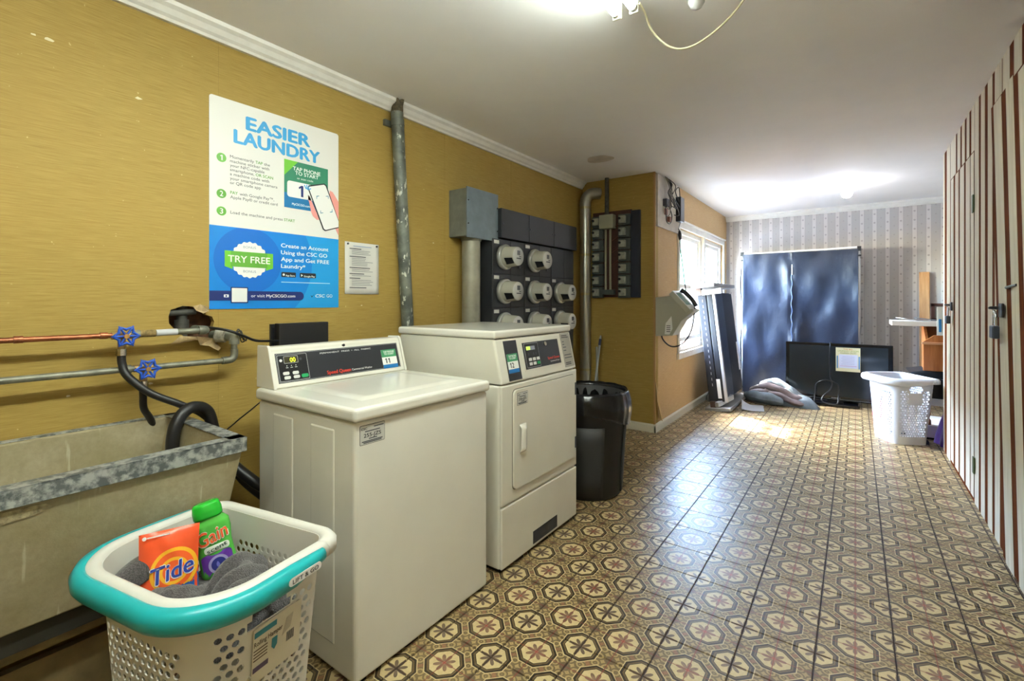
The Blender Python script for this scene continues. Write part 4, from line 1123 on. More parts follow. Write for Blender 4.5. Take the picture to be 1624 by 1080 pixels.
obj('bulb', MB().lathe((-0.49, 1.87, CEIL), (0, 0, -1), [(0.014, 0.048), (0.02, 0.06), (0.03, 0.085), (0.03, 0.10), (0.02, 0.118), (0.0, 0.124)], 20), mat('clear_bulb_glass', 'd9dcde', 0.05, spec=0.8), bl)
lb = thing('globe_lamp', 'lit globe bulb in a round ceiling holder near the back wall', 'ceiling light', (-0.075, 6.12, CEIL))
obj('holder', MB().lathe((-0.075, 6.12, CEIL), (0, 0, -1), [(0.075, 0), (0.075, 0.008), (0.045, 0.02), (0.035, 0.05), (0.03, 0.055), (0, 0.055)], 24), M_WHITE, lb)
obj('pull_knob', MB().sphere((-0.06, 6.06, CEIL - 0.035), 0.006), M_INK, lb)
obj('globe', MB().sphere((-0.075, 6.12, CEIL - 0.105), 0.05, 1, 1, 0.95, 20, 14), emis('globe_glow', 'fdfaff', BULB_STRENGTH), lb)

# ================================================================== duct, mops, bin
M_FOIL = mat('bright_duct_metal', 'b5b6ae', 0.3, metal=0.85, var=0.12, vscale=5)
du = thing('vent_duct', 'shiny round metal vent duct bending into the wall top', 'duct', (-2.245, 4.37, 0))
obj('straight', MB().cyl((-2.245, 4.38, 0.02), (-2.245, 4.38, 2.24), 0.055, seg=24), M_FOIL, du)
obj('elbow', MB().tube([(-2.245, 4.38, 2.22), (-2.245, 4.38, 2.27), (-2.235, 4.39, 2.32), (-2.205, 4.41, 2.355), (-2.165, 4.44, 2.365), (-2.13, 4.475, 2.365)], 0.057, 24, smooth=3), M_FOIL, du)
for z in (0.55, 1.32, 1.72, 2.2): obj('duct_joint', MB().cyl((-2.245, 4.38, z), (-2.245, 4.38, z + 0.025), 0.0575, seg=24), mat('foil_tape', 'a59f80', 0.4, metal=0.5), du)
mp = thing('mop_handle', 'grey mop handle with dark blue band leaning behind the bin', 'mop', (-2.06, 4.2, 0))
obj('pole', MB().cyl((-2.03, 4.05, 0.03), (-2.045, 4.3, 0.85), 0.011), mat('mop_grey', '9aa0a4', 0.4), mp)
obj('band', MB().cyl((-2.0445, 4.292, 0.825), (-2.0455, 4.3105, 0.885), 0.0135), mat('mop_band_blue', '232c4c', 0.5), mp)
obj('tip', MB().cyl((-2.0455, 4.3105, 0.885), (-2.046, 4.32, 0.92), 0.0125, 0.006), mat('mop_grey', '9aa0a4', 0.4), mp)
obj('mop_head', MB().lathe((-2.03, 4.05, 0.0), (0, 0, 1), [(0.0, 0.0), (0.07, 0.0), (0.06, 0.03), (0.014, 0.06), (0.0, 0.06)], 14), mat('mop_cotton', 'a8a294', 0.9), mp)
bk = thing('broom_handle', 'slim grey broom handle slanting behind the bin', 'broom', (-2.1, 4.2, 0))
obj('pole', MB().cyl((-2.02, 4.22, 0.02), (-2.11, 4.36, 0.80), 0.010), mat('broom_grey', '7f8075', 0.5), bk)
obj('broom_head', MB().box((-2.11, 4.2, 0.0), (-1.96, 4.24, 0.05)), mat('broom_bristle', '6b6250', 0.9), bk)

bn = thing('trash_bin', 'tall black plastic trash bin lined with a black bag', 'trash bin', (-1.46, 2.885, 0))
BX, BY = -1.46, 2.885
M_BIN = mat('bin_charcoal', '2b2b2c', 0.55, bmp=0.08, bscale=120)
obj('body', MB().lathe((BX, BY, 0), (0, 0, 1), [(0.0, 0.0), (0.20, 0.0), (0.215, 0.012), (0.252, 0.60), (0.262, 0.605), (0.264, 0.66), (0.256, 0.665), (0.243, 0.655), (0.206, 0.03), (0, 0.03)], 48), M_BIN, bn)
for k in range(4):
    a0 = math.radians(-62 + 90 * k)
    rb_ = MB()
    def rib(u, v, a0=a0):
        a = a0 + math.radians(46) * (u - 0.5); z = 0.03 + 0.44 * v; r = 0.215 + 0.037 * z / 0.6 + 0.006
        return Vector((BX + r * math.cos(a), BY + r * math.sin(a), z))
    rb_.grid(rib, 8, 4); obj('raised_panel', rb_, M_BIN, bn, solid=0.008)
bag = MB(); random.seed(4)
def bagf(u, v):
    a = 2 * PI * u
    w = math.sin(a * 17 + 2 * math.sin(3 * a)) + 0.6 * math.sin(a * 31 + 1.3)
    if v < 0.5:      # inside
        t_ = v / 0.5; z = 0.45 + 0.235 * t_; r = 0.225 + 0.022 * t_ + 0.004 * w * (1 - t_)
    else:            # folded over the rim and hanging outside
        t_ = (v - 0.5) / 0.5; z = 0.685 - 0.175 * t_ * (1 + 0.25 * math.sin(a * 2 + 1.0)) ; r = 0.262 + 0.028 * math.sin(PI * min(1, t_ * 1.1)) * 0.6 + 0.014 * t_ + 0.004 * w * t_
        if t_ < 0.05: r = 0.258
    z += 0.0012 * w
    return Vector((BX + r * math.cos(a), BY + r * math.sin(a), z))
bag.grid(bagf, 140, 22)
obj('bin_liner', bag, mat('shiny_black_bag', '141416', 0.22, bmp=0.5, bscale=18), bn, label='crinkled shiny black bin bag')

# ================================================================== breaker board on the alcove wall
br = thing('fuse_board', 'dark board with two columns of small grey fuse boxes', 'fuse board', (-1.95, YB, 1.29))
obj('maroon_board', MB().box((-2.20, YB - 0.018, 1.300), (-1.785, YB, 2.165)), mat('maroon_board', '4b271c', 0.6, var=0.2), br)
obj('navy_panel', MB().box((-1.784, YB - 0.03, 1.296), (-1.695, YB, 2.150)), mat('navy_board', '1b2033', 0.5), br)
M_FUSE = mat('fuse_grey', '4d5553', 0.5, var=0.15)
for xa in (-2.195, -1.91):
    for k in range(7):
        z = 2.065 - 0.1195 * k
        f_ = obj('fuse_box', MB().box((xa, YB - 0.055, z - 0.055), (xa + 0.122, YB - 0.018, z + 0.055)), M_FUSE, br, bevel=0.004, bseg=1)
        obj('fuse_cover', MB().box((xa + 0.018, YB - 0.085, z - 0.036), (xa + 0.085, YB - 0.055, z + 0.036)), mat('fuse_pale', 'a9aca0', 0.5, var=0.25, vscale=30), f_, bevel=0.004, bseg=1)
        obj('fuse_knob', MB().cyl((xa + 0.03, YB - 0.085, z + 0.01), (xa + 0.03, YB - 0.10, z + 0.01), 0.012, seg=10), M_INK, f_)
M_JB = mat('junction_cream', '9a9a86', 0.5)
obj('junction_box', MB().box((-2.095, YB - 0.10, 1.985), (-1.945, YB - 0.018, 2.125)), M_JB, br, bevel=0.006)
for x in (-2.045, -1.995): obj('conduit', MB().cyl((x, YB - 0.045, 1.36), (x, YB - 0.045, 2.0), 0.012), mat('conduit_pale', '96937f', 0.45, metal=0.3), br)
obj('feed_conduit', MB().cyl((-2.03, YB - 0.05, 2.12), (-2.03, YB - 0.05, CEIL), 0.021), mat('old_conduit', '4f5048', 0.5, var=0.4, vscale=30), br)
obj('bottom_box', MB().box((-2.07, YB - 0.08, 1.325), (-1.95, YB - 0.018, 1.375)), M_FUSE, br, bevel=0.004)
for k in range(4):
    z = 2.03 - 0.12 * k
    obj('red_wire', MB().tube([(-1.91, YB - 0.05, z), (-1.94, YB - 0.04, z - 0.02), (-1.985, YB - 0.035, z - 0.045 - 0.02 * (k == 0))], 0.003, 6), mat('old_red_wire', '6d3f35', 0.6), br)

# ================================================================== board of wiring high on the window wall
wbd = thing('wiring_board', 'white backboard of tangled wires high on the window wall', 'wiring board', (XB, 4.9, 1.97))
obj('board', MB().box((XB, 4.515, 1.985), (XB + 0.02, 5.20, 2.49)), mat('board_white', 'cfc9bd', 0.6, var=0.12), wbd)
obj('adapter', MB().box((XB + 0.02, 5.07, 2.10), (XB + 0.075, 5.20, 2.36)), M_BLACK, wbd, bevel=0.006)
obj('terminal', MB().box((XB + 0.02, 4.66, 2.20), (XB + 0.06, 4.74, 2.27)), mat('terminal_grey', '4f5563', 0.5), wbd)
obj('terminal', MB().box((XB + 0.02, 4.78, 2.06), (XB + 0.05, 4.84, 2.11)), mat('terminal_brown', '7a4a3a', 0.5), wbd)
obj('terminal', MB().box((XB + 0.02, 4.70, 2.12), (XB + 0.04, 4.75, 2.18)), mat('terminal_rose', '9a6f66', 0.5), wbd)
random.seed(21)
for k in range(9):
    y0 = 4.66 + random.uniform(-.03, .12); y1 = random.choice([4.70, 4.75, 4.81, 4.95, 5.12]); z1 = random.choice([2.24, 2.10, 2.15, 2.2, 2.3])
    pts = [(XB + .035, y0 + .04, 2.49), (XB + .05 + random.uniform(0, .04), y0 + random.uniform(0, .1), 2.42), (XB + .06, 4.74 + random.uniform(-.04, .1), 2.33), (XB + .05 + random.uniform(0, .05), y1 + random.uniform(-.12, .12), (z1 + 2.28) / 2 - .06), (XB + .04, y1, z1)]
    obj('wire', MB().tube(pts, .0042 if k % 3 else .006, 6, smooth=5), M_BLACK if k % 4 else mat('grey_cable', '77746c', .5), wbd)
obj('wire', MB().tube([(XB + .04, 4.67, 2.23), (XB + .06, 4.63, 2.15), (XB + .05, 4.68, 2.05), (XB + .05, 4.79, 2.04), (XB + .05, 4.85, 2.12), (XB + .05, 4.78, 2.19), (XB + .04, 4.73, 2.21)], .005, 6, smooth=5), M_BLACK, wbd)
obj('wire', MB().tube([(XB + .05, 5.12, 2.36), (XB + .06, 5.05, 2.45), (XB + .04, 5.0, 2.40), (XB + .06, 5.06, 2.30)], .005, 6, smooth=5), M_BLACK, wbd)
hc = thing('hanging_cable', 'thin dark cable hanging from the wiring board past the window', 'cable', (XB + .05, 5.0, 1.3))
obj('cable', MB().tube([(XB + .05, 5.14, 2.11), (XB + .055, 5.08, 2.05), (XB + .07, 5.0, 2.01), (XB + .09, 4.98, 1.98), (XB + .11, 4.92, 1.90), (XB + .13, 4.86, 1.80), (XB + .17, 4.80, 1.62), (XB + .20, 4.75, 1.48), (XB + .23, 4.70, 1.36)], .005, 6, smooth=5), M_BLACK, hc)
obj('cable_clip', MB().lathe((XB + .09, 4.97, 1.99), (0.1, -0.1, -1), [(0, 0), (.012, .01), (.018, .05), (.012, .10), (0, .11)], 10), M_BLACK, hc)
hp_ = props(obj('outlet_cord', MB().tube([(XB + .01, 4.55, 1.035), (XB + .05, 4.53, 1.0), (XB + .06, 4.53, .90), (XB + .14, 4.54, .83), (XB + .24, 4.55, .86), (XB + .31, 4.57, .97), (XB + .33, 4.60, 1.10), (XB + .33, 4.64, 1.2)], .007, 8, smooth=6), M_BLACK, loc=(XB, 4.55, 1.0)), 'black cord looping below the grey payment terminal', 'cord')

# ================================================================== payment terminal on the wall
kt = thing('payment_terminal', 'grey wall-mounted payment terminal jutting out by the window', 'payment terminal', (XB, 4.6, 0.92))
M_KT = mat('kiosk_grey', 'b3b2a2', 0.4)
prof = [(0, 1.295), (0.20, 1.318), (0.315, 1.175), (0.345, 1.19), (0.36, 1.17), (0.245, 1.075), (0.165, 0.935), (0, 0.925)]
obj('housing', MB().prism([(XB + x, 4.50, z) for x, z in prof], (0, 0.20, 0)), M_KT, kt, bevel=0.005)
fk = Vector((0.155, 0, -0.17)).normalized(); nk = Vector((0.17, 0, 0.155)).normalized()
h0 = Vector((XB + 0.17, 4.485, 1.36))
obj('screen_head', MB().obox(h0, fk * 0.235, (0, 0.235, 0), nk * -0.05), mat('kiosk_head', 'c4c4b8', 0.4), kt, bevel=0.006)
obj('screen', MB().obox(h0 + fk * 0.03 + Vector((0, 0.03, 0)) + nk * 0.0, fk * 0.15, (0, 0.12, 0), nk * 0.002), mat('kiosk_screen', '6f8a78', 0.2), kt)
obj('handset', MB().tube([h0 + Vector((0, .19, 0)) + nk * .022 + fk * 0.01, h0 + Vector((0, .19, 0)) + nk * .034 + fk * .06, h0 + Vector((0, .19, 0)) + nk * .034 + fk * .15, h0 + Vector((0, .19, 0)) + nk * .022 + fk * .22], [.022, .02], 12), M_BLACK, kt)
obj('label', MB().prism([(XB + x, 4.4985, z) for x, z in [(0.10, 1.05), (0.155, 1.12), (0.165, 1.0), (0.135, 0.945), (0.09, 0.945)]], (0, -0.001, 0)), M_INKW, kt)
for k in range(4): obj('print_line', MB().box((XB + .108, 4.4965, .97 + .018 * k), (XB + .145, 4.4972, .976 + .018 * k)), M_INKG, kt)

# ================================================================== folded bed base leaning at the window
ct = thing('folded_bed', 'folded dark navy bed base with aluminium brackets leaning by window', 'folding bed', (-1.28, 5.8, 0), world=False)
ct.rotation_euler = (0, math.radians(-6.5), 0)
M_NAVY = mat('navy_fabric', '14161f', 0.7, bmp=0.4, bscale=30); M_NAVY2 = mat('blue_quilt', '1f2940', 0.5, var=0.3, vscale=20, bmp=0.6, bscale=22)
M_ALU = mat('aluminium', 'b3b3b1', 0.4, metal=0.4, var=0.15, vscale=15)
obj('end_panel', MB().box((-0.085, 0.0, 0.09), (0.02, 0.98, 1.36)), M_NAVY, ct, bevel=0.012)
obj('side_bolster', MB().box((0.022, 0.0, 0.10), (0.085, 0.95, 1.36)), mat('black_fabric', '14151a', 0.7), ct, bevel=0.01)
obj('quilted_strip', MB().box((0.087, 0.05, 0.12), (0.105, 0.42, 1.35)), M_NAVY2, ct, bevel=0.006)
obj('inner_panel', MB().box((0.087, 0.42, 0.12), (0.100, 0.98, 1.35)), M_NAVY, ct, bevel=0.006)
obj('pale_edge', MB().box((0.085, 0.0, 0.09), (0.115, 0.045, 1.38)), mat('pale_strip', 'a9a7a8', 0.5), ct, bevel=0.004)
obj('top_board', MB().box((-0.13, -0.08, 1.42), (0.14, 1.05, 1.465)), mat('board_grey', '9a9997', 0.5, var=0.1), ct, bevel=0.008)
obj('foot_board', MB().box((-0.13, -0.06, 0.0), (0.15, 1.05, 0.04)), mat('board_grey', '9a9997', 0.5), ct, bevel=0.008)
obj('bracket', MB().box((-0.02, -0.03, 1.335), (0.20, 0.02, 1.40)), M_ALU, ct, bevel=0.006)
obj('bracket', MB().obox((-0.02, -0.03, 0.045), (0.13, 0.22, 0.06), (0.045, -0.03, 0), (0, 0, 0.055)), M_ALU, ct, bevel=0.006)
obj('bracket_foot', MB().box((-0.07, -0.03, 0.04), (-0.01, 0.03, 0.11)), mat('bracket_rust', '5d4a44', 0.5), ct)
for a in (1.33,): obj('bracket_foot', MB().box((-0.09, -0.01, 1.34), (-0.03, 0.05, 1.42)), mat('bracket_rust', '5d4a44', 0.5), ct)
obj('white_tag', MB().box((0.02, -0.004, 0.14), (0.06, 0.0, 0.36)), M_INKW, ct)
obj('white_tag', MB().box((0.10, 0.90, 0.36), (0.103, 0.97, 0.72)), M_INKW, ct)
for k in range(16): obj('stitch', MB().box((-0.03, -0.003, 0.28 + 0.065 * k), (-0.024, 0.0, 0.31 + 0.065 * k)), mat('stitch_pale', '9a9aa2', 0.6), ct)

# ================================================================== zipped navy wardrobe
wd = thing('fabric_wardrobe', 'portable wardrobe of white tubes under a shiny navy cover', 'wardrobe', (-0.6, 7.3, 0))
RX0, RX1, RY0, RY1, RZ = -1.265, 0.035, 7.16, 7.54, 1.905
M_TUBEW = mat('white_tube', 'dcdcdc', 0.4)
for x in (RX0, RX1):
    for y in (RY0, RY1): obj('post', MB().cyl((x, y, 0), (x, y, RZ), 0.012, seg=10), M_TUBEW, wd)
for y in (RY0, RY1): obj('top_rail', MB().cyl((RX0, y, RZ - 0.005 + (0.0 if y == RY1 else 0.0)), (RX1, y, RZ + 0.012), 0.012, seg=10), M_TUBEW, wd)
for x in (RX0, RX1):
    obj('side_rail', MB().cyl((x, RY0, RZ), (x, RY1, RZ), 0.012, seg=10), M_TUBEW, wd)
    for y in (RY0, RY1): obj('connector', MB().box((x - .02, y - .02, RZ - .035), (x + .02, y + .02, RZ + .022)).box((x - .02, y - .02, RZ - .1), (x + .02, y + .02, RZ - .08)), M_BLACK, wd)
random.seed(9)
def cover(u0, u1, name, seed):
    def fn(u, v):
        uu = u0 + (u1 - u0) * u
        z = 0.02 + (RZ - 0.03) * v
        x = RX0 + 0.01 + (RX1 - RX0 - 0.02) * uu
        fold = 0.010 * math.sin(uu * 19 + seed + 2.5 * v) * (1 - v) + 0.003 * math.sin(uu * 41 + 3 * v + seed)
        diag = 0.012 * math.sin((uu - 0.0) * 22 + (1 - v) * 11 + seed) * (0.4 + 0.6 * (1 - v))
        nz_ = 0.03 * (noise.noise(Vector((x * 5, z * 3, seed))) )
        e = min(1, u / 0.08, (1 - u) / 0.08); sag = 0.05 * math.sin(PI * u) * math.sin(PI * v)
        return Vector((x, RY0 - 0.022 - (fold + diag) * 0.55 * e - nz_ * e + sag * 0.5 - 0.03 * (1 - v) ** 2, z))
    return obj(name, MB().grid(fn, 60, 70), M_SHEET, wd)
cover(0.0, 0.455, 'cover_panel', 1.0); cover(0.455, 1.0, 'cover_panel', 4.2)
obj('zip', MB().grid(lambda u, v: Vector((RX0 + 0.455 * (RX1 - RX0) + 0.010 * (u - 0.5) + 0.006 * math.sin(v * 60), RY0 - 0.03 - 0.05 * (1 - v) ** 2 + 0.004 * math.sin(v * 90), 0.05 + (RZ - 0.25) * v)), 2, 60), mat('zip_pale', '4b5f86', 0.4), wd, solid=0.003)
for sx in (RX0, RX1):
    obj('cover_side', MB().grid(lambda u, v: Vector((sx + (0.014 if sx > 0 else -0.014) + 0.012 * math.sin(v * 14), RY0 - 0.02 + (RY1 - RY0) * u, 0.03 + (RZ - 0.05) * v)), 6, 30), M_SHEET, wd)
obj('zip_gap', MB().box((RX0 + .59 + .0, RY0 - .045, 1.60), (RX0 + .60, RY0 - .042, 1.73)), M_INKW, wd)
obj('zip_pull', MB().box((RX0 + .56, RY0 - .062, 0.665), (RX0 + .60, RY0 - .058, 0.672)).box((RX0 + .56, RY0 - .062, 0.65), (RX0 + .566, RY0 - .058, 0.69)), M_CHROME, wd)

# ================================================================== television with cord and flyer
tv = thing('flat_television', 'large dark flat television standing on the floor against the wardrobe', 'television', (-0.18, 6.95, 0), world=False)
tv.rotation_euler = (math.radians(-3.0), 0, 0)
obj('bezel', MB().box((-0.545, 0.0, 0.055), (0.53, 0.07, 0.745)), mat('gloss_black', '0c0d10', 0.12), tv, bevel=0.006)
obj('screen', MB().box((-0.505, -0.003, 0.105), (0.485, 0.001, 0.712)), mat('tv_screen', '1d2429', 0.12), tv)
obj('bezel_strip', MB().box((-0.5, -0.004, 0.066), (0.49, 0.0, 0.074)), mat('strip_grey', '4a4d50', 0.3), tv)
obj('maker_mark', MB().box((-0.06, -0.004, 0.083), (0.03, -0.001, 0.088)), mat('mark_silver', 'a5a7aa', 0.3), tv)
obj('stand_foot', MB().box((-0.27, -0.16, 0.0), (0.22, 0.12, 0.03)), mat('gloss_black', '0c0d10', 0.12), tv, bevel=0.006)
obj('stand_neck', MB().box((-0.1, 0.01, 0.02), (0.06, 0.06, 0.08)), M_BLACK, tv)
pc = props(obj('power_cord', MB().tube([(-0.25, 7.03, 0.75), (-0.25, 6.95, 0.73), (-0.255, 6.93, 0.55), (-0.25, 6.92, 0.40), (-0.24, 6.90, 0.31), (-0.17, 6.89, 0.25), (-0.165, 6.87, 0.14), (-0.18, 6.80, 0.04), (-0.27, 6.79, 0.035), (-0.33, 6.82, 0.06), (-0.31, 6.86, 0.12), (-0.25, 6.87, 0.19), (-0.23, 6.88, 0.28), (-0.30, 6.88, 0.30), (-0.385, 6.88, 0.25), (-0.40, 6.86, 0.14), (-0.41, 6.80, 0.02), (-0.42, 6.78, 0.012)], 0.007, 8, smooth=6), M_BLACK, loc=(-0.25, 6.95, 0.03)), 'black power cord hanging in loops over the television front', 'cord')
fy = thing('yellow_flyer', 'yellow-bordered flyer taped to the television screen', 'flyer', (-0.08, 6.95, 0.41))
FYF = frame((0, 6.944, 0), (1, 0, 0), (0, -0.0, 1))
obj('flyer_sheet', poly_on(FYF, rect(-.195, .415, .045, .700), 0.0, .0008), mat('flyer_cream', 'd8cfa0', .6), fy)
obj('flyer_field', poly_on(FYF, rect(-.165, .455, .02, .618), .001), mat('flyer_lilac', 'cfd0de', .6), fy)
text('THE BIG', FYF, -.12, -.03, .674, .016, mat('flyer_orange', 'c98a45', .6), fy, True, .0012)
text('LAUNDRY ROOM', FYF, -.175, .028, .652, .016, mat('flyer_olive', '9aa052', .6), fy, True, .0012)
text('CLEAN OUT!', FYF, -.15, .005, .628, .017, mat('flyer_green', '77864a', .6), fy, True, .0012)
for a in (-.185, .028): obj('flyer_stripe', poly_on(FYF, rect(a, .45, a + .012, .60), .001), mat('flyer_blue', '3f7fb5', .6), fy)
for k in range(6): print_bar(FYF, -.14 + .01 * (k % 2), -.01, .50 + .018 * k, .004, mat('flyer_print', 'a4a4c0', .6), fy, .0018)
print_bar(FYF, -.15, .01, .478, .005, mat('flyer_pink', 'c084a6', .6), fy, .0018)

# ================================================================== crumpled blanket, bag, papers on the floor
def heap(name, cx, cy, rx, ry, hgt, m, label, cat, seed, rot=0.0, n=64, ridge=1.0):
    def fn(u, v):
        a = 2 * PI * u; r = v
        wob = 1 + 0.13 * math.sin(3 * a + seed) + 0.08 * math.sin(5 * a + 2 * seed)
        x = rx * r * math.cos(a) * wob; y = ry * r * math.sin(a) * wob
        h = hgt * (1 - r ** 2.4)
        q = Vector((x * 6 + seed, y * 6, seed))
        h *= 0.72 + 0.35 * noise.noise(q * 0.7)
        h += (1 - r ** 3) * hgt * ridge * (0.34 * (0.5 - abs(noise.noise(Vector((x * 5 + y * 4, y * 9, seed + 4)))) * 1.7) + 0.12 * (0.4 - abs(noise.noise(Vector((x * 13, y * 16, seed + 9))) * 1.6)))
        h += 0.018 * hgt / 0.3 * ridge * math.sin((x * math.cos(0.6) + y * math.sin(0.6)) * 34 + 3 * noise.noise(q)) * (1 - r ** 3)
        c, s = math.cos(rot), math.sin(rot)
        z = max(0.004, h) + 0.022 * (1 - max(0.0, (r - 0.9) / 0.1) ** 2)
        if r > 0.995: z = 0.002
        return Vector((cx + x * c - y * s, cy + x * s + y * c, z))
    return props(obj(name, MB().grid(fn, n, 44), m, loc=(cx, cy, 0)), label, cat)
def blanket_mat():
    m, nt, b = new_mat('two_tone_blanket')
    tc = coords(nt); n1 = noise_tex(nt, tc, 3.2, 2); n2 = noise_tex(nt, tc, 40, 3)
    c = mix(nt, ramp01(n1, 0.46, 0.52), '8b7e7b', '7f8d96'); c = mix(nt, ramp01(n2, 0.3, 0.7) * 0.2, c, '5d5654')
    nt.links.new(c, b.inputs['Base Color']); b.inputs['Roughness'].default_value = 0.8; bump(nt, b, n2, 0.4, 0.01)
    return m
heap('crumpled_blanket', -0.76, 6.66, 0.40, 0.19, 0.23, blanket_mat(), 'crumpled grey blue blanket heaped on the floor before the wardrobe', 'blanket', 2.3, -0.12, 110)
bl_ = bpy.data.objects['crumpled_blanket']
def fold(pts, r0, flat, m):
    P = catmull([Vector(p) for p in pts], 8); n = len(P); mb = MB(); seg = 16
    def fn(u, v):
        i = min(n - 1, int(round(v * (n - 1)))); p = P[i]; d = (P[min(i + 1, n - 1)] - P[max(i - 1, 0)]).normalized()
        sd = Vector((d.y, -d.x, 0)).normalized(); a = 2 * PI * u
        r = r0 * (0.35 + 0.65 * math.sin(PI * (0.08 + 0.84 * v)) ** 0.6) * (1 + 0.25 * noise.noise(Vector((i * 0.23, math.cos(a) * 1.3, r0 * 90 + math.sin(a)))))
        return Vector((p.x, p.y, p.z)) + sd * (r * math.cos(a)) + Vector((0, 0, max(-p.z + 0.002, r * flat * math.sin(a))))
    mb.grid(fn, seg, n - 1); return obj('fold', mb, m, bl_)
M_BB = mat('blanket_blue_grey', '7d8a94', 0.85, var=0.2, vscale=8, bmp=0.4, bscale=30); M_BR = mat('blanket_brown_grey', '85787a', 0.85, var=0.25, vscale=9, bmp=0.4, bscale=30)
fold([(-1.12, 6.63, 0.07), (-1.0, 6.54, 0.075), (-0.84, 6.49, 0.07), (-0.70, 6.50, 0.05)], 0.085, 0.8, M_BB)
fold([(-1.08, 6.72, 0.13), (-0.92, 6.64, 0.19), (-0.76, 6.60, 0.17), (-0.60, 6.57, 0.10), (-0.46, 6.58, 0.05)], 0.062, 0.9, M_BR)
fold([(-0.98, 6.76, 0.20), (-0.82, 6.72, 0.25), (-0.66, 6.68, 0.18), (-0.52, 6.66, 0.09), (-0.42, 6.68, 0.05)], 0.06, 0.9, M_BB)
fold([(-0.86, 6.55, 0.13), (-0.74, 6.52, 0.12), (-0.60, 6.50, 0.06), (-0.50, 6.53, 0.04)], 0.05, 0.8, M_BR)
fold([(-1.10, 6.68, 0.10), (-0.95, 6.60, 0.14), (-0.82, 6.56, 0.13)], 0.04, 0.8, M_BR)
heap('plastic_bag', -1.485, 6.40, 0.07, 0.15, 0.17, mat('grey_bag', '6e6d6e', 0.35, var=0.5, vscale=16, bmp=0.6, bscale=14), 'scrunched grey plastic bag under the window by the bed base', 'bag', 5.1, 0, 40)
ps = MB().grid(lambda u, v: Vector((-1.06 + 0.22 * u - 0.06 * v, 5.95 + 0.10 * u + 0.34 * v, 0.004 + 0.07 * max(0, (0.45 - u)) ** 1.5 * 3 * (0.3 + 0.7 * v))), 12, 8)
props(obj('loose_paper', ps, mat('paper_white', 'e2e4ea', 0.6), loc=(-1.1, 6.1, 0), solid=0.001), 'curled sheet of white paper lying on the sunny floor', 'paper')
rd = thing('red_bottle', 'small red plastic bottle on the floor left of the white hamper', 'bottle', (0.20, 6.55, 0))
obj('bottle', MB().lathe((0.20, 6.55, 0), (0, 0, 1), [(0, 0), (.05, 0), (.054, .01), (.054, .14), (.04, .17), (.02, .185), (.02, .19), (0, .19)], 18), mat('red_plastic', 'a3203a', .35), rd)
obj('cap', MB().cyl((0.20, 6.55, .19), (0.20, 6.55, .215), .024), mat('red_cap', '7d182c', .4), rd)

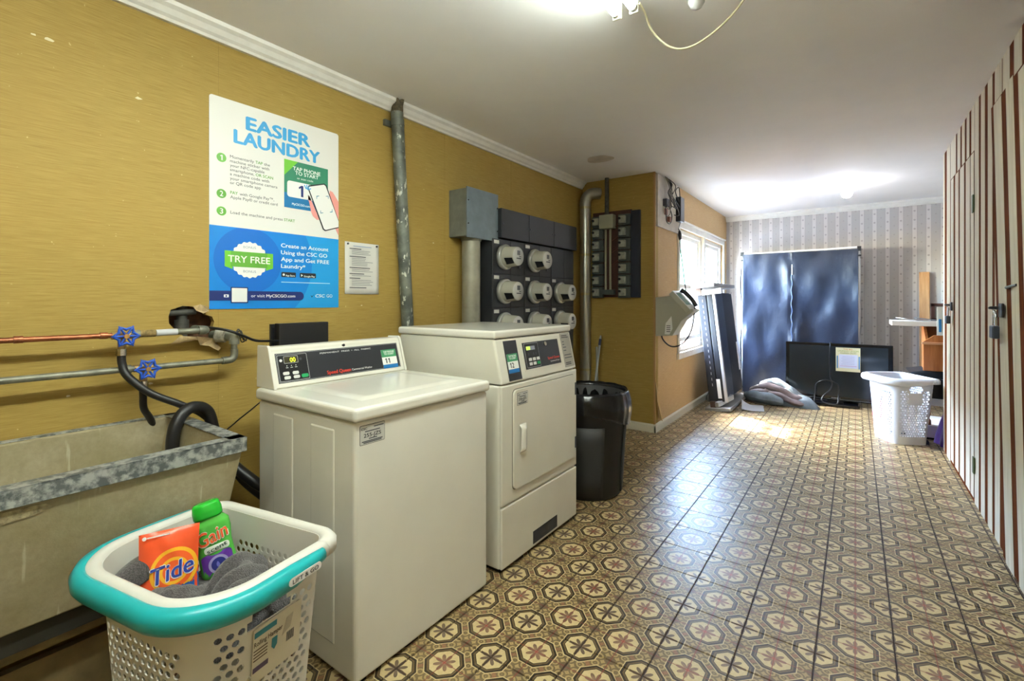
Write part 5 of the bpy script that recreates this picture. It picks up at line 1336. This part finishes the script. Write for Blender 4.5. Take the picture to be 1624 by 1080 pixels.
# ================================================================== rolling hampers
def hamper(name, label, loc, rotz, W, L, H, body_m, handle_m, cr_round, with_label=True):
    h = thing(name, label, 'laundry hamper', loc, rotz, world=False)
    def outline(w, l, rs, rr, n=120):
        """points counter-clockwise; square end at +y with radius rs, broad round end at -y with radius rr"""
        pts = []
        for cx, cy, r, a in ((w / 2 - rs, l / 2 - rs, rs, 0), (-w / 2 + rs, l / 2 - rs, rs, PI / 2), (-w / 2 + rr, -l / 2 + rr, rr, PI), (w / 2 - rr, -l / 2 + rr, rr, 3 * PI / 2)):
            for k in range(13): t_ = a + PI / 2 * k / 12; pts.append(Vector((cx + r * math.cos(t_), cy + r * math.sin(t_))))
        pts.append(pts[0])
        d = [0]
        for p, q in zip(pts, pts[1:]): d.append(d[-1] + (q - p).length)
        out = []; i = 0
        for k in range(n):
            s_ = d[-1] * k / n
            while d[i + 1] < s_: i += 1
            f_ = (s_ - d[i]) / max(1e-9, d[i + 1] - d[i]); out.append(pts[i].lerp(pts[i + 1], f_))
        return out
    NP = 240
    top = outline(W - 0.07, L - 0.07, 0.05, cr_round - 0.03, NP); bot = outline(W - 0.17, L - 0.13, 0.05, cr_round - 0.05, NP)
    def surf(s_, z):
        """s_ in 0..1 round the basket, z height"""
        f_ = (s_ % 1) * NP; i = int(f_) % NP; f_ -= int(f_); t_ = z / H
        a = top[i].lerp(top[(i + 1) % NP], f_); b_ = bot[i].lerp(bot[(i + 1) % NP], f_); p = b_.lerp(a, t_)
        return Vector((p.x, p.y, z))
    # perforated wall: rows of cells, each cell a square with a round hole or a plain square
    NC = 60; z_lo, z_hi = 0.05, H - 0.012
    per = sum((top[i] - top[(i + 1) % NP]).length for i in range(NP))
    ch = per / NC * 0.866; NR = int((z_hi - z_lo) / ch)
    ch = (z_hi - z_lo) / NR
    # which spans of the perimeter carry holes: find s of the four middles
    def s_of(pred): return [k / NP for k in range(NP) if pred(top[k])]
    def band(s_):
        p = surf(s_, H)
        ang = math.atan2(p.y / L, p.x / W)
        d = [abs((ang - a + PI) % (2 * PI) - PI) for a in (0, PI / 2, PI, -PI / 2)]
        k = min(range(4), key=lambda i: d[i]); return k, d[k]
    walls = MB()
    def cell(s0, s1, z0, z1, holed):
        K = 8; sm, zm = (s0 + s1) / 2, (z0 + z1) / 2; sq = []; ci = []
        for k in range(K):
            t_ = 2 * PI * k / K + PI / 4 
            c_, n_ = math.cos(t_), math.sin(t_); m_ = max(abs(c_), abs(n_))
            sq.append(surf(sm + (s1 - s0) / 2 * c_ / m_, zm + (z1 - z0) / 2 * n_ / m_))
            ci.append(surf(sm + (s1 - s0) * 0.36 * c_, zm + (z1 - z0) * 0.39 * n_))
        if not holed: walls.add(sq, [tuple(range(K))], True); return
        walls.add(sq + ci, [(k, (k + 1) % K, (k + 1) % K + K, k + K) for k in range(K)], True)
    for r_ in range(NR):
        z0, z1 = z_lo + ch * r_, z_lo + ch * (r_ + 1); o_ = 0.5 / NC if r_ % 2 else 0
        for c_ in range(NC):
            s0, s1 = c_ / NC + o_, (c_ + 1) / NC + o_
            k, d_ = band((s0 + s1) / 2)
            frac_ = (z0 + z1) / 2 / H
            lim = {0: 0.62, 1: 0.55, 2: 0.62, 3: 0.60}[k]
            holed = d_ < lim and r_ > 0 and frac_ < (0.88 if k == 1 else 0.80)
            if k in (0, 2):      # long sides: fewer holes under the handle
                if frac_ > 0.62 and d_ < 0.34: holed = False
                if frac_ > 0.74: holed = d_ > 0.36 and d_ < lim and frac_ < 0.84
            if k == 3 and frac_ > 0.80: holed = False
            slot = k in (0, 2) and 0.80 < frac_ < 0.895 and d_ < 0.30
            if slot: continue
            cell(s0, s1, z0, z1, holed)
    N2 = 120          # matches the half-cell spacing of the rows
    for k in range(N2):
        walls.add([surf(k / N2, 0.0), surf((k + 1) / N2, 0.0), surf((k + 1) / N2, z_lo), surf(k / N2, z_lo)], [(0, 1, 2, 3)], True)
        walls.add([surf(k / N2, z_hi), surf((k + 1) / N2, z_hi), surf((k + 1) / N2, H), surf(k / N2, H)], [(0, 1, 2, 3)], True)
    bo_ = obj('basket', walls, body_m, h)
    bm_ = bmesh.new(); bm_.from_mesh(bo_.data); bmesh.ops.remove_doubles(bm_, verts=bm_.verts, dist=2e-4)
    bmesh.ops.recalc_face_normals(bm_, faces=bm_.faces); bm_.to_mesh(bo_.data); bm_.free()
    so_ = bo_.modifiers.new('solid', 'SOLIDIFY'); so_.thickness = 0.003; so_.offset = 0
    es_ = bo_.modifiers.new('split', 'EDGE_SPLIT'); es_.split_angle = 0.7
    base = MB().add([surf(k / N2, 0.012) for k in range(N2)], [tuple(range(N2))]); obj('basket_floor', base, body_m, h, solid=0.004)
    # rim flange
    o1 = outline(W, L, 0.065, cr_round, N2); i1 = outline(W - 0.07, L - 0.07, 0.05, cr_round - 0.03, N2)
    fl_ = MB(); prof_ = [(1.0, H - 0.004), (0.75, H + 0.008), (0.35, H + 0.010), (0.05, H + 0.002), (0.0, H - 0.035)]
    prof_ = [(1.0, H - 0.03)] + prof_[0:]
    fl_.grid(lambda u, v: (lambda k, t_: Vector((*i1[k].lerp(o1[k], prof_[t_][0]), prof_[t_][1])))(int(round(u * N2)) % N2, int(round(v * (len(prof_) - 1)))), N2, len(prof_) - 1)
    obj('rim', fl_, body_m, h, solid=0.003)
    # U-shaped handle round the round end and along both sides
    path = [p for p in outline(W + 0.018, L + 0.018, 0.07, cr_round + 0.01, N2)]
    ks = [k for k in range(N2) if path[k].y < L / 2 - 0.09]
    ks.sort(key=lambda k: (k + N2 // 8) % N2 if False else k)
    seq = []
    start = next(k for k in range(N2) if path[k].y < L / 2 - 0.09 and path[k - 1].y >= L / 2 - 0.09)
    k = start
    while path[k % N2].y < L / 2 - 0.09: seq.append(k % N2); k += 1
    hm = MB(); hp2 = [(-0.010, -0.046), (0.006, -0.048), (0.014, -0.035), (0.016, -0.015), (0.008, 0.0), (-0.006, 0.004), (-0.014, 0.0)]
    n_s = len(seq)
    def hf(u, v):
        i = int(round(u * (n_s - 1))); kk = seq[i]; p = path[kk]; t_ = (path[(kk + 1) % N2] - path[kk - 1]).normalized(); nn = Vector((t_.y, -t_.x))
        e = min(1.0, min(i, n_s - 1 - i) / 6.0); q = hp2[int(round(v * (len(hp2) - 1)))]
        w_ = p + nn * (q[0] * (0.6 + 0.4 * e)); return Vector((w_.x, w_.y, H + 0.002 + q[1] * (0.55 + 0.45 * e)))
    hm.grid(hf, n_s - 1, len(hp2) - 1)
    obj('handle', hm, handle_m, h, solid=0.003)
    for sx in (-1, 1):
        obj('wheel', MB().cyl((sx * (W / 2 - 0.13), L / 2 - 0.075, 0.015), (sx * (W / 2 - 0.13) + 0.025, L / 2 - 0.075, 0.015), 0.03, seg=16), mat('wheel_navy', '1f2a4a', .5), h)
    return h, surf
M_HB = mat('hamper_cream_white', 'dcdad2', 0.38); M_HW = mat('hamper_white', 'd7dae2', 0.38)
M_TEAL = mat('teal_plastic', '19a3a8', 0.3)
HX, HY, HR = -1.412, 0.558, math.radians(11)
HH = 0.60
h1, surf1 = hamper('rolling_hamper', 'white perforated rolling hamper with teal handle in front', (HX, HY, 0), HR, 0.55, 0.43, HH, M_HB, M_TEAL, 0.16)
h2, surf2 = hamper('rolling_hamper', 'all-white perforated rolling hamper standing by the far striped wall', (0.315, 5.56, 0.0), math.radians(-58), 0.50, 0.40, 0.575, M_HW, M_HW, 0.14)
# lift & go plaque and paper label on the near long side (local +x)
LFr = frame((0.55 / 2 + 0.0255, 0, 0), (0, 1, 0), (0, 0, 1))
obj('plaque', poly_on(LFr, rect(0.0, HH - 0.032, 0.10, HH - 0.012, 0.009), 0.0, 0.0012), M_INKW, h1)
text('LIFT & GO', LFr, 0.01, 0.09, HH - 0.0275, 0.0105, M_INKG, h1, True, 0.0018)
zl0, zl1 = 0.335, 0.475
xa_, xb_ = 0.5 * (0.38 + (0.48 - 0.38) * zl0 / HH) + 0.004, 0.5 * (0.38 + (0.48 - 0.38) * zl1 / HH) + 0.004
LB = frame((xa_ - (xb_ - xa_) / (zl1 - zl0) * zl0, 0, 0), (0, 1, 0), Vector(((xb_ - xa_), 0, zl1 - zl0)))
pl_ = obj('paper_label', poly_on(LB, rect(-0.045, .335, .095, .475), 0.001, 0.0008), mat('label_cream', 'd8d2bd', .6), h1)
obj('label_band', poly_on(LB, rect(-0.042, .452, .02, .466), .0021), mat('label_teal', '2f8798', .5), pl_)
text('Rolling Hamper', LB, -.042, .038, .430, .012, mat('label_ink', '5b4a3a', .6), pl_, True, .0022)
obj('label_shield', poly_on(LB, [(.008, .40), (.016, .39), (.024, .40), (.024, .422), (.008, .422)], .0021), mat('label_teal', '2f8798', .5), pl_)
for k in range(4): print_bar(LB, -.042, -.004, .418 - .008 * k, .003, mat('label_ink', '5b4a3a', .6), pl_, .0021)
obj('label_bar', poly_on(LB, rect(-.042, .365, .0, .378), .0021), mat('label_plum', '5a4a66', .5), pl_)
for k in range(8): obj('barcode_bar', poly_on(LB, rect(.052 + .003 * k, .385, .0535 + .003 * k, .410), .0021), M_INKG, pl_)
obj('label_picture', poly_on(LB, [(.038, .41), (.062, .42), (.07, .455), (.05, .45)], .0021), mat('label_pic', 'b9b2a0', .6), pl_)

# towels in the near hamper
def towel(name, fn, label, nu=48, nv=36):
    return props(obj(name, MB().grid(fn, nu, nv), M_TOWEL, loc=(HX, HY, 0.44), solid=0.012), label, 'towel', 'charcoal towels in the near hamper')
cR, sR = math.cos(HR), math.sin(HR)
def hloc(x, y, z): return Vector((HX + x * cR - y * sR, HY + x * sR + y * cR, z))
def tw1(u, v):
    x = -0.185 + 0.37 * u; y = -0.135 + 0.26 * v
    e = min(u, 1 - u, v, 1 - v)
    q = Vector((x * 7, y * 7, 1.7))
    z = 0.478 + 0.03 * noise.noise(q) + 0.02 * noise.noise(q * 2.2) + 0.008 * noise.noise(q * 6) + 0.014 * math.sin(x * 34 + y * 20 + 2 * noise.noise(q * 1.5)) - 0.05 * (1 - min(1, e / 0.12)) + 0.02 * math.exp(-((u - .3) ** 2 + (v - .3) ** 2) * 30)
    if u < .08 and .2 < v < .8: z += 0.03 * (v - .2)
    return hloc(x, y, z)
towel('folded_towel', tw1, 'charcoal towel bunched under the detergent bag')
def tw2(u, v):
    a = PI * (v - 0.5) * 1.15; x = 0.0 + 0.20 * u; y0 = 0.085 - 0.13 * u
    r = 0.05 + 0.012 * noise.noise(Vector((u * 6, v * 5, 3))) + 0.008 * math.sin(u * 20)
    return hloc(x - 0.01, y0 + r * 1.5 * math.sin(a), 0.485 + r * 1.25 * math.cos(a) - 0.015)
towel('folded_towel', tw2, 'charcoal towel rolled over beside the handle slot')
def tw3(u, v):
    a = PI * (v - 0.5) * 1.1; r = 0.035 * (0.4 + 0.6 * math.sin(PI * min(1, u * 0.75 + 0.2)))
    return hloc(-0.175 + r * math.sin(a), -0.05 - 0.11 * u + 0.01, 0.53 + 0.03 * (1 - u) + r * math.cos(a) * 1.1 - 0.02)
towel('folded_towel', tw3, 'charcoal towel corner poking up at the rounded end')

# detergent bag
vx = Vector((0.94, -0.335, 0)); rt = Vector((0.335, 0.94, 0))
dt = thing('detergent_bag', 'orange detergent bag standing in the near hamper', 'detergent bag', (-1.515, 0.4955, 0.464), world=False)
B0 = Matrix.Translation((0, 0, 0))
upb = (Vector((0, 0, 1)) - vx * 0.22 + rt * 0.02).normalized()
BF = frame((0, 0, 0), rt, upb); BFn = BF.to_3x3() @ Vector((0, 0, 1))
bw, bh = 0.138, 0.172
def bagface(sgn):
    def fn(u, v):
        e = max(0.0, math.sin(PI * u)) ** 0.6 * max(0.0, min(1, (1 - v) * 5)) ** 0.5 * (0.9 if v < .15 else 1)
        return BF @ Vector(((u - .5) * bw * (1 - 0.03 * math.sin(PI * v)), v * bh, sgn * 0.022 * e * (1 - v * 0.35) + 0.002 * math.sin(u * 14 + v * 9) * e))
    return fn
def tide_mat():
    m, nt, b = new_mat('orange_bag_print')
    m_, ux = None, None
    b.inputs['Roughness'].default_value = 0.3
    b.inputs['Base Color'].default_value = (*lin('e8552a'), 1)
    bump(nt, b, noise_tex(nt, coords(nt), 30, 2), 0.3, 0.006)
    return m
bagm = MB().grid(bagface(1), 20, 24).grid(bagface(-1), 20, 24)
obj('bag', bagm, tide_mat(), dt)
def bag_print(name, pts, m, lift):
    f = bagface(1); P = [Vector(p) for p in pts]
    mb = MB(); c_ = sum(P, Vector((0, 0))) / len(P)
    K = 5
    def at(p): 
        q = f(p.x / bw + .5, p.y / bh); return q + BFn * lift
    vs = []; n = len(P)
    for k in range(K + 1):
        for p in P: vs.append(at(c_.lerp(p, k / K)))
    mb.add(vs, [(k * n + i, k * n + (i + 1) % n, (k + 1) * n + (i + 1) % n, (k + 1) * n + i) for k in range(K) for i in range(n)])
    return obj(name, mb, m, dt)
bag_print('blue_corner', [(-.071, .0), (.069, .0), (.069, .045), (.04, .035), (.0, .02), (-.04, .008)], mat('bag_blue', '1f5fae', .3), .0006)
bag_print('yellow_ring', [p for p in disc(.012, .068, .056, 40)], mat('bag_yellow', 'f2b62c', .3), .0010)
bag_print('orange_ring', [p for p in disc(.012, .068, .047, 40)], mat('bag_orange', 'ea5f28', .3), .0014)
bag_print('yellow_ring', [p for p in disc(.012, .066, .034, 40)], mat('bag_yellow', 'f2b62c', .3), .0018)
bag_print('orange_core', [p for p in disc(.012, .066, .026, 40)], mat('bag_orange', 'ea5f28', .3), .0022)
def on_bag(p):
    x_, y_ = p.x, p.y + 0.16 * p.x
    return bagface(1)(x_ / bw + .5, y_ / bh) + BFn * (p.z + 0.0028)
text('Tide', None, -.044, .060, .043, .046, mat('bag_white', 'f0efee', .4), dt, 2, .0, wrap=on_bag)
text('Tide', None, -.042, .058, .045, .042, mat('bag_logo_blue', '27409a', .4), dt, 1, .001, wrap=on_bag)
print_bar(BF, -.05, .0, .160, .0035, M_INKW, dt, .012)
obj('recycle_mark', poly_on(BF, disc(-.056, .1615, .005, 12), .0118), M_INKW, dt)

# scent booster bottle
gb = thing('scent_bottle', 'green capped scent booster bottle leaning in the near hamper', 'bottle', (-1.529, 0.634, 0.462), world=False)
upg = (Vector((0, 0, 1)) - rt * 0.19 - vx * 0.13).normalized(); rg_ = (rt - upg * rt.dot(upg)).normalized()
GF = frame((0, 0, 0), rg_, upg); GN = GF.to_3x3() @ Vector((0, 0, 1))
def bottle_fn(prof_):
    def fn(u, v):
        i = v * (len(prof_) - 1); k = min(int(i), len(prof_) - 2); f_ = i - k
        w_ = prof_[k][0] * (1 - f_) + prof_[k + 1][0] * f_; d_ = prof_[k][1] * (1 - f_) + prof_[k + 1][1] * f_; y_ = prof_[k][2] * (1 - f_) + prof_[k + 1][2] * f_
        a = 2 * PI * u; c_, n_ = math.cos(a), math.sin(a)
        se = lambda t_: math.copysign(abs(t_) ** 0.75, t_)
        return GF @ Vector((w_ * se(c_), y_, d_ * se(n_)))
    return fn
bprof = [(0, 0, 0), (.044, .024, 0), (.048, .028, .01), (.046, .027, .05), (.045, .026, .09), (.050, .028, .125), (.049, .028, .15), (.036, .024, .166), (.03, .022, .172)]
obj('bottle', MB().grid(bottle_fn(bprof), 40, 40), mat('bottle_green', '4fb044', .25), gb)
cprof = [(.034, .026, .168), (.038, .03, .172), (.038, .03, .19), (.034, .026, .208), (.03, .022, .212), (0, 0, .213)]
obj('cap', MB().grid(bottle_fn(cprof), 36, 30), mat('cap_green', '1fa62c', .2), gb)
def gprint(name, pts, m, lift):
    f_ = MB(); P = [Vector(p) for p in pts]; c_ = sum(P, Vector((0, 0))) / len(P); n = len(P); vs = []
    def at(p):
        w_ = .047; t_ = max(-.999, min(.999, p.x / w_)); d_ = .0275 * max(0.0, (1 - abs(t_) ** 2.67)) ** .375
        return GF @ Vector((p.x, p.y, d_ + lift))
    for k in range(6):
        for p in P: vs.append(at(c_.lerp(p, k / 5)))
    f_.add(vs, [(k * n + i, k * n + (i + 1) % n, (k + 1) * n + (i + 1) % n, (k + 1) * n + i) for k in range(5) for i in range(n)])
    return obj(name, f_, m, gb)
gprint('violet_art', rect(-.04, .008, .038, .068, .012, 5), mat('art_violet', '5a2f92', .3), .0006)
gprint('lilac_art', disc(0, .034, .026, 24), mat('art_lilac', 'a9a6d2', .3), .0010)
gprint('moon_disc', disc(0, .034, .019, 24), mat('art_navy', '2b2f7c', .3), .0014)
gprint('moon', [(.006 + .012 * math.cos(a), .034 + .012 * math.sin(a)) for a in [math.radians(d) for d in range(130, 330, 20)]] + [(.009 + .009 * math.cos(a), .037 + .009 * math.sin(a)) for a in [math.radians(d) for d in range(320, 140, -20)]], mat('art_moon', '7f7fd0', .3), .0018)
def on_bottle(p):
    x_, y_ = p.x, p.y + 0.14 * p.x
    t_ = max(-.97, min(.97, x_ / .047)); d_ = .0282 * max(0.0, (1 - abs(t_) ** 2.67)) ** .375
    return GF @ Vector((x_, y_, d_ + p.z + .0006))
text('Gain', None, -.042, .040, .098, .042, mat('gain_white', 'f4f0e8', .4), gb, 2, .0, wrap=on_bottle)
text('Gain', None, -.040, .038, .100, .038, mat('gain_orange', 'e5622d', .4), gb, 1, .0012, wrap=on_bottle)
gprint('scent_field', rect(-.028, .070, .036, .090, .008, 4), mat('scent_pale', 'dfeadc', .4), .0012)
text('scent', None, -.022, .030, .0755, .012, mat('scent_green', '2c4a3c', .4), gb, 1, .0016, wrap=on_bottle)

# ================================================================== things stacked in the nook beyond the boarded wall
ns = thing('low_white_unit', 'low white shelf unit with wooden legs beside the white hamper', 'shelf unit', (0.75, 5.9, 0))
obj('bottom_board', MB().box((0.50, 5.72, 0.02), (1.3, 6.2, 0.13)), mat('nook_white', 'cfccc8', .5), ns, bevel=.004)
obj('top_board', MB().box((0.505, 5.70, 0.318), (1.3, 6.2, 0.375)), mat('nook_white', 'cfccc8', .5), ns, bevel=.004)
for x in (0.53, 1.2):
    for y in (5.76, 6.12): obj('leg', MB().lathe((x, y, 0.13), (0, 0, 1), [(0.0, 0), (.03, 0), (.03, .04), (.018, .06), (.028, .10), (.02, .14), (.03, .165), (.03, .19), (0, .19)], 14), M_PINE, ns)
obj('plinth', MB().box((0.52, 5.74, 0), (1.28, 6.18, 0.02)), M_DARK, ns)
bp = thing('black_printer', 'black boxy printer on the low white unit', 'printer', (0.75, 5.9, 0.375))
obj('body', MB().box((0.50, 5.72, 0.375), (0.98, 6.15, 0.555)), mat('printer_black', '17191f', .3), bp, bevel=.015)
obj('lid', MB().prism([(0.40, 5.74, 0.60), (0.52, 5.74, 0.625), (0.98, 5.74, 0.625), (0.98, 5.74, 0.556), (0.50, 5.74, 0.556)], (0, .38, 0)), mat('printer_lid', '20242c', .25), bp, bevel=.004)
hu = thing('pine_hutch', 'orange pine desk hutch with sloping side on the printer', 'desk hutch', (0.75, 5.9, 0.626))
obj('side', MB().prism([(0.52, y_, z_) for y_, z_ in [(5.74, .626), (6.10, .626), (6.10, 1.03), (5.95, 1.03), (5.74, .90)]], (0.02, 0, 0)), M_PINE, hu)
obj('front', MB().prism([(0.50, 5.72, .626), (1.0, 5.72, .626), (1.0, 5.72, .99), (0.575, 5.72, .95), (0.50, 5.72, .89)], (0, .02, 0)), M_PINE, hu, bevel=.003)
obj('ledge', MB().box((0.49, 5.69, .868), (1.0, 5.73, .888)), mat('hutch_ledge', 'b98560', .5), hu)
obj('back', MB().box((0.52, 6.08, .626), (1.0, 6.10, 1.03)), M_PINE, hu)
wbx = props(obj('white_board', MB().box((0.275, 5.70, 1.032), (0.98, 6.12, 1.075)), mat('board_pinkish', 'd9cfc8', .5), loc=(0.6, 5.9, 1.03), bevel=.003), 'pinkish white board lying across the top of the hutch', 'board')
for k, (x, y, r_) in enumerate(((0.36, 5.86, .3), (0.44, 5.80, -.2))):
    c_, s_ = math.cos(r_), math.sin(r_)
    pp = MB().grid(lambda u, v: Vector((x + .2 * u * c_ - .14 * v * s_, y + .2 * u * s_ + .14 * v * c_, 1.079 + .006 * k + .02 * (1 - u) ** 2)), 6, 4)
    props(obj('magazine', pp, mat('magazine_%d' % k, ('d6d3d0', '55565c')[k], .4), loc=(x, y, 1.078), solid=.004), ('pale magazine lying on the pinkish white board', 'dark grey magazine lying on the pinkish white board')[k], 'magazine')
pf = thing('picture_frame', 'dark brown frame standing on the white board in the nook', 'picture frame', (0.62, 5.95, 1.075))
obj('frame', MB().box((0.575, 5.93, 1.076), (0.60, 5.95, 1.235)).box((0.575, 5.93, 1.215), (0.9, 5.95, 1.24)).box((0.575, 5.93, 1.076), (0.9, 5.95, 1.1)), mat('frame_brown', '4a2a22', .5), pf)
obj('picture', MB().box((0.60, 5.945, 1.1), (0.9, 5.948, 1.215)), mat('picture_grey', '8e8a86', .5), pf)
bb_ = thing('booklet', 'white booklet with blue stripe hanging at the edge of the boarding', 'booklet', (0.60, 5.66, 0.97))
obj('sheet', MB().box((0.588, 5.655, 0.955), (0.78, 5.665, 1.21)), M_INKW, bb_)
obj('stripe', MB().box((0.600, 5.653, 0.985), (0.618, 5.655, 1.10)), mat('booklet_blue', '2f86c4', .5), bb_)
pb_ = heap('purple_bag', 0.70, 5.58, 0.13, 0.13, 0.42, mat('purple_fabric', '5a2fa0', .35, var=.3, vscale=12, bmp=.5, bscale=12), 'shiny purple bag slumped at the corner of the boarding', 'bag', 1.4, 0.3, 48, .6)
pk = props(obj('fir_plank', MB().obox((0.625, 7.50, 0.0), (0.095, 0, 0), (0, 0.04, 0), (0.0, 0.055, 1.61)), M_FIR, loc=(0.67, 7.52, 0), bevel=.003), 'bare fir plank leaning upright against the striped wall', 'plank')

# padlocks on the boarded doors
def padlock(y, z, x, label):
    p = thing('padlock', label, 'padlock', (x, y, z))
    obj('hasp', MB().box((x - .010, y - .075, z + .02), (x, y - .01, z + .085)), M_BLACK, p, bevel=.004)
    obj('staple', MB().tube([(x - .004, y - .01, z + .065), (x - .03, y + .005, z + .065), (x - .03, y + .03, z + .062), (x - .004, y + .04, z + .06)], .006, 8), M_BLACK, p)
    obj('shackle', MB().tube([(x - .018, y - .012, z - .02), (x - .018, y - .012, z + .03), (x - .020, y + .008, z + .052), (x - .018, y + .028, z + .03), (x - .018, y + .028, z - .02)], .0055, 8, smooth=4), M_CHROME, p)
    obj('body', MB().box((x - .032, y - .024, z - .08), (x - .006, y + .04, z - .02)), mat('padlock_steel', '4b5360', .35, metal=.6), p, bevel=.005)
padlock(4.90, 1.17, XF - .012, 'small padlock on the far boarded door near the nook')
padlock(3.13, 1.17, XF - .055, 'larger padlock on the near leaning boarded door')
nl = props(obj('hook_nail', MB().tube([(XF - .045, 2.99, 1.325), (XF - .065, 2.97, 1.325), (XF - .05, 2.88, 1.335)], .006, 8), M_BLACK, loc=(XF, 2.95, 1.32)), 'black metal hook on the near boarded door above the padlock', 'hook')
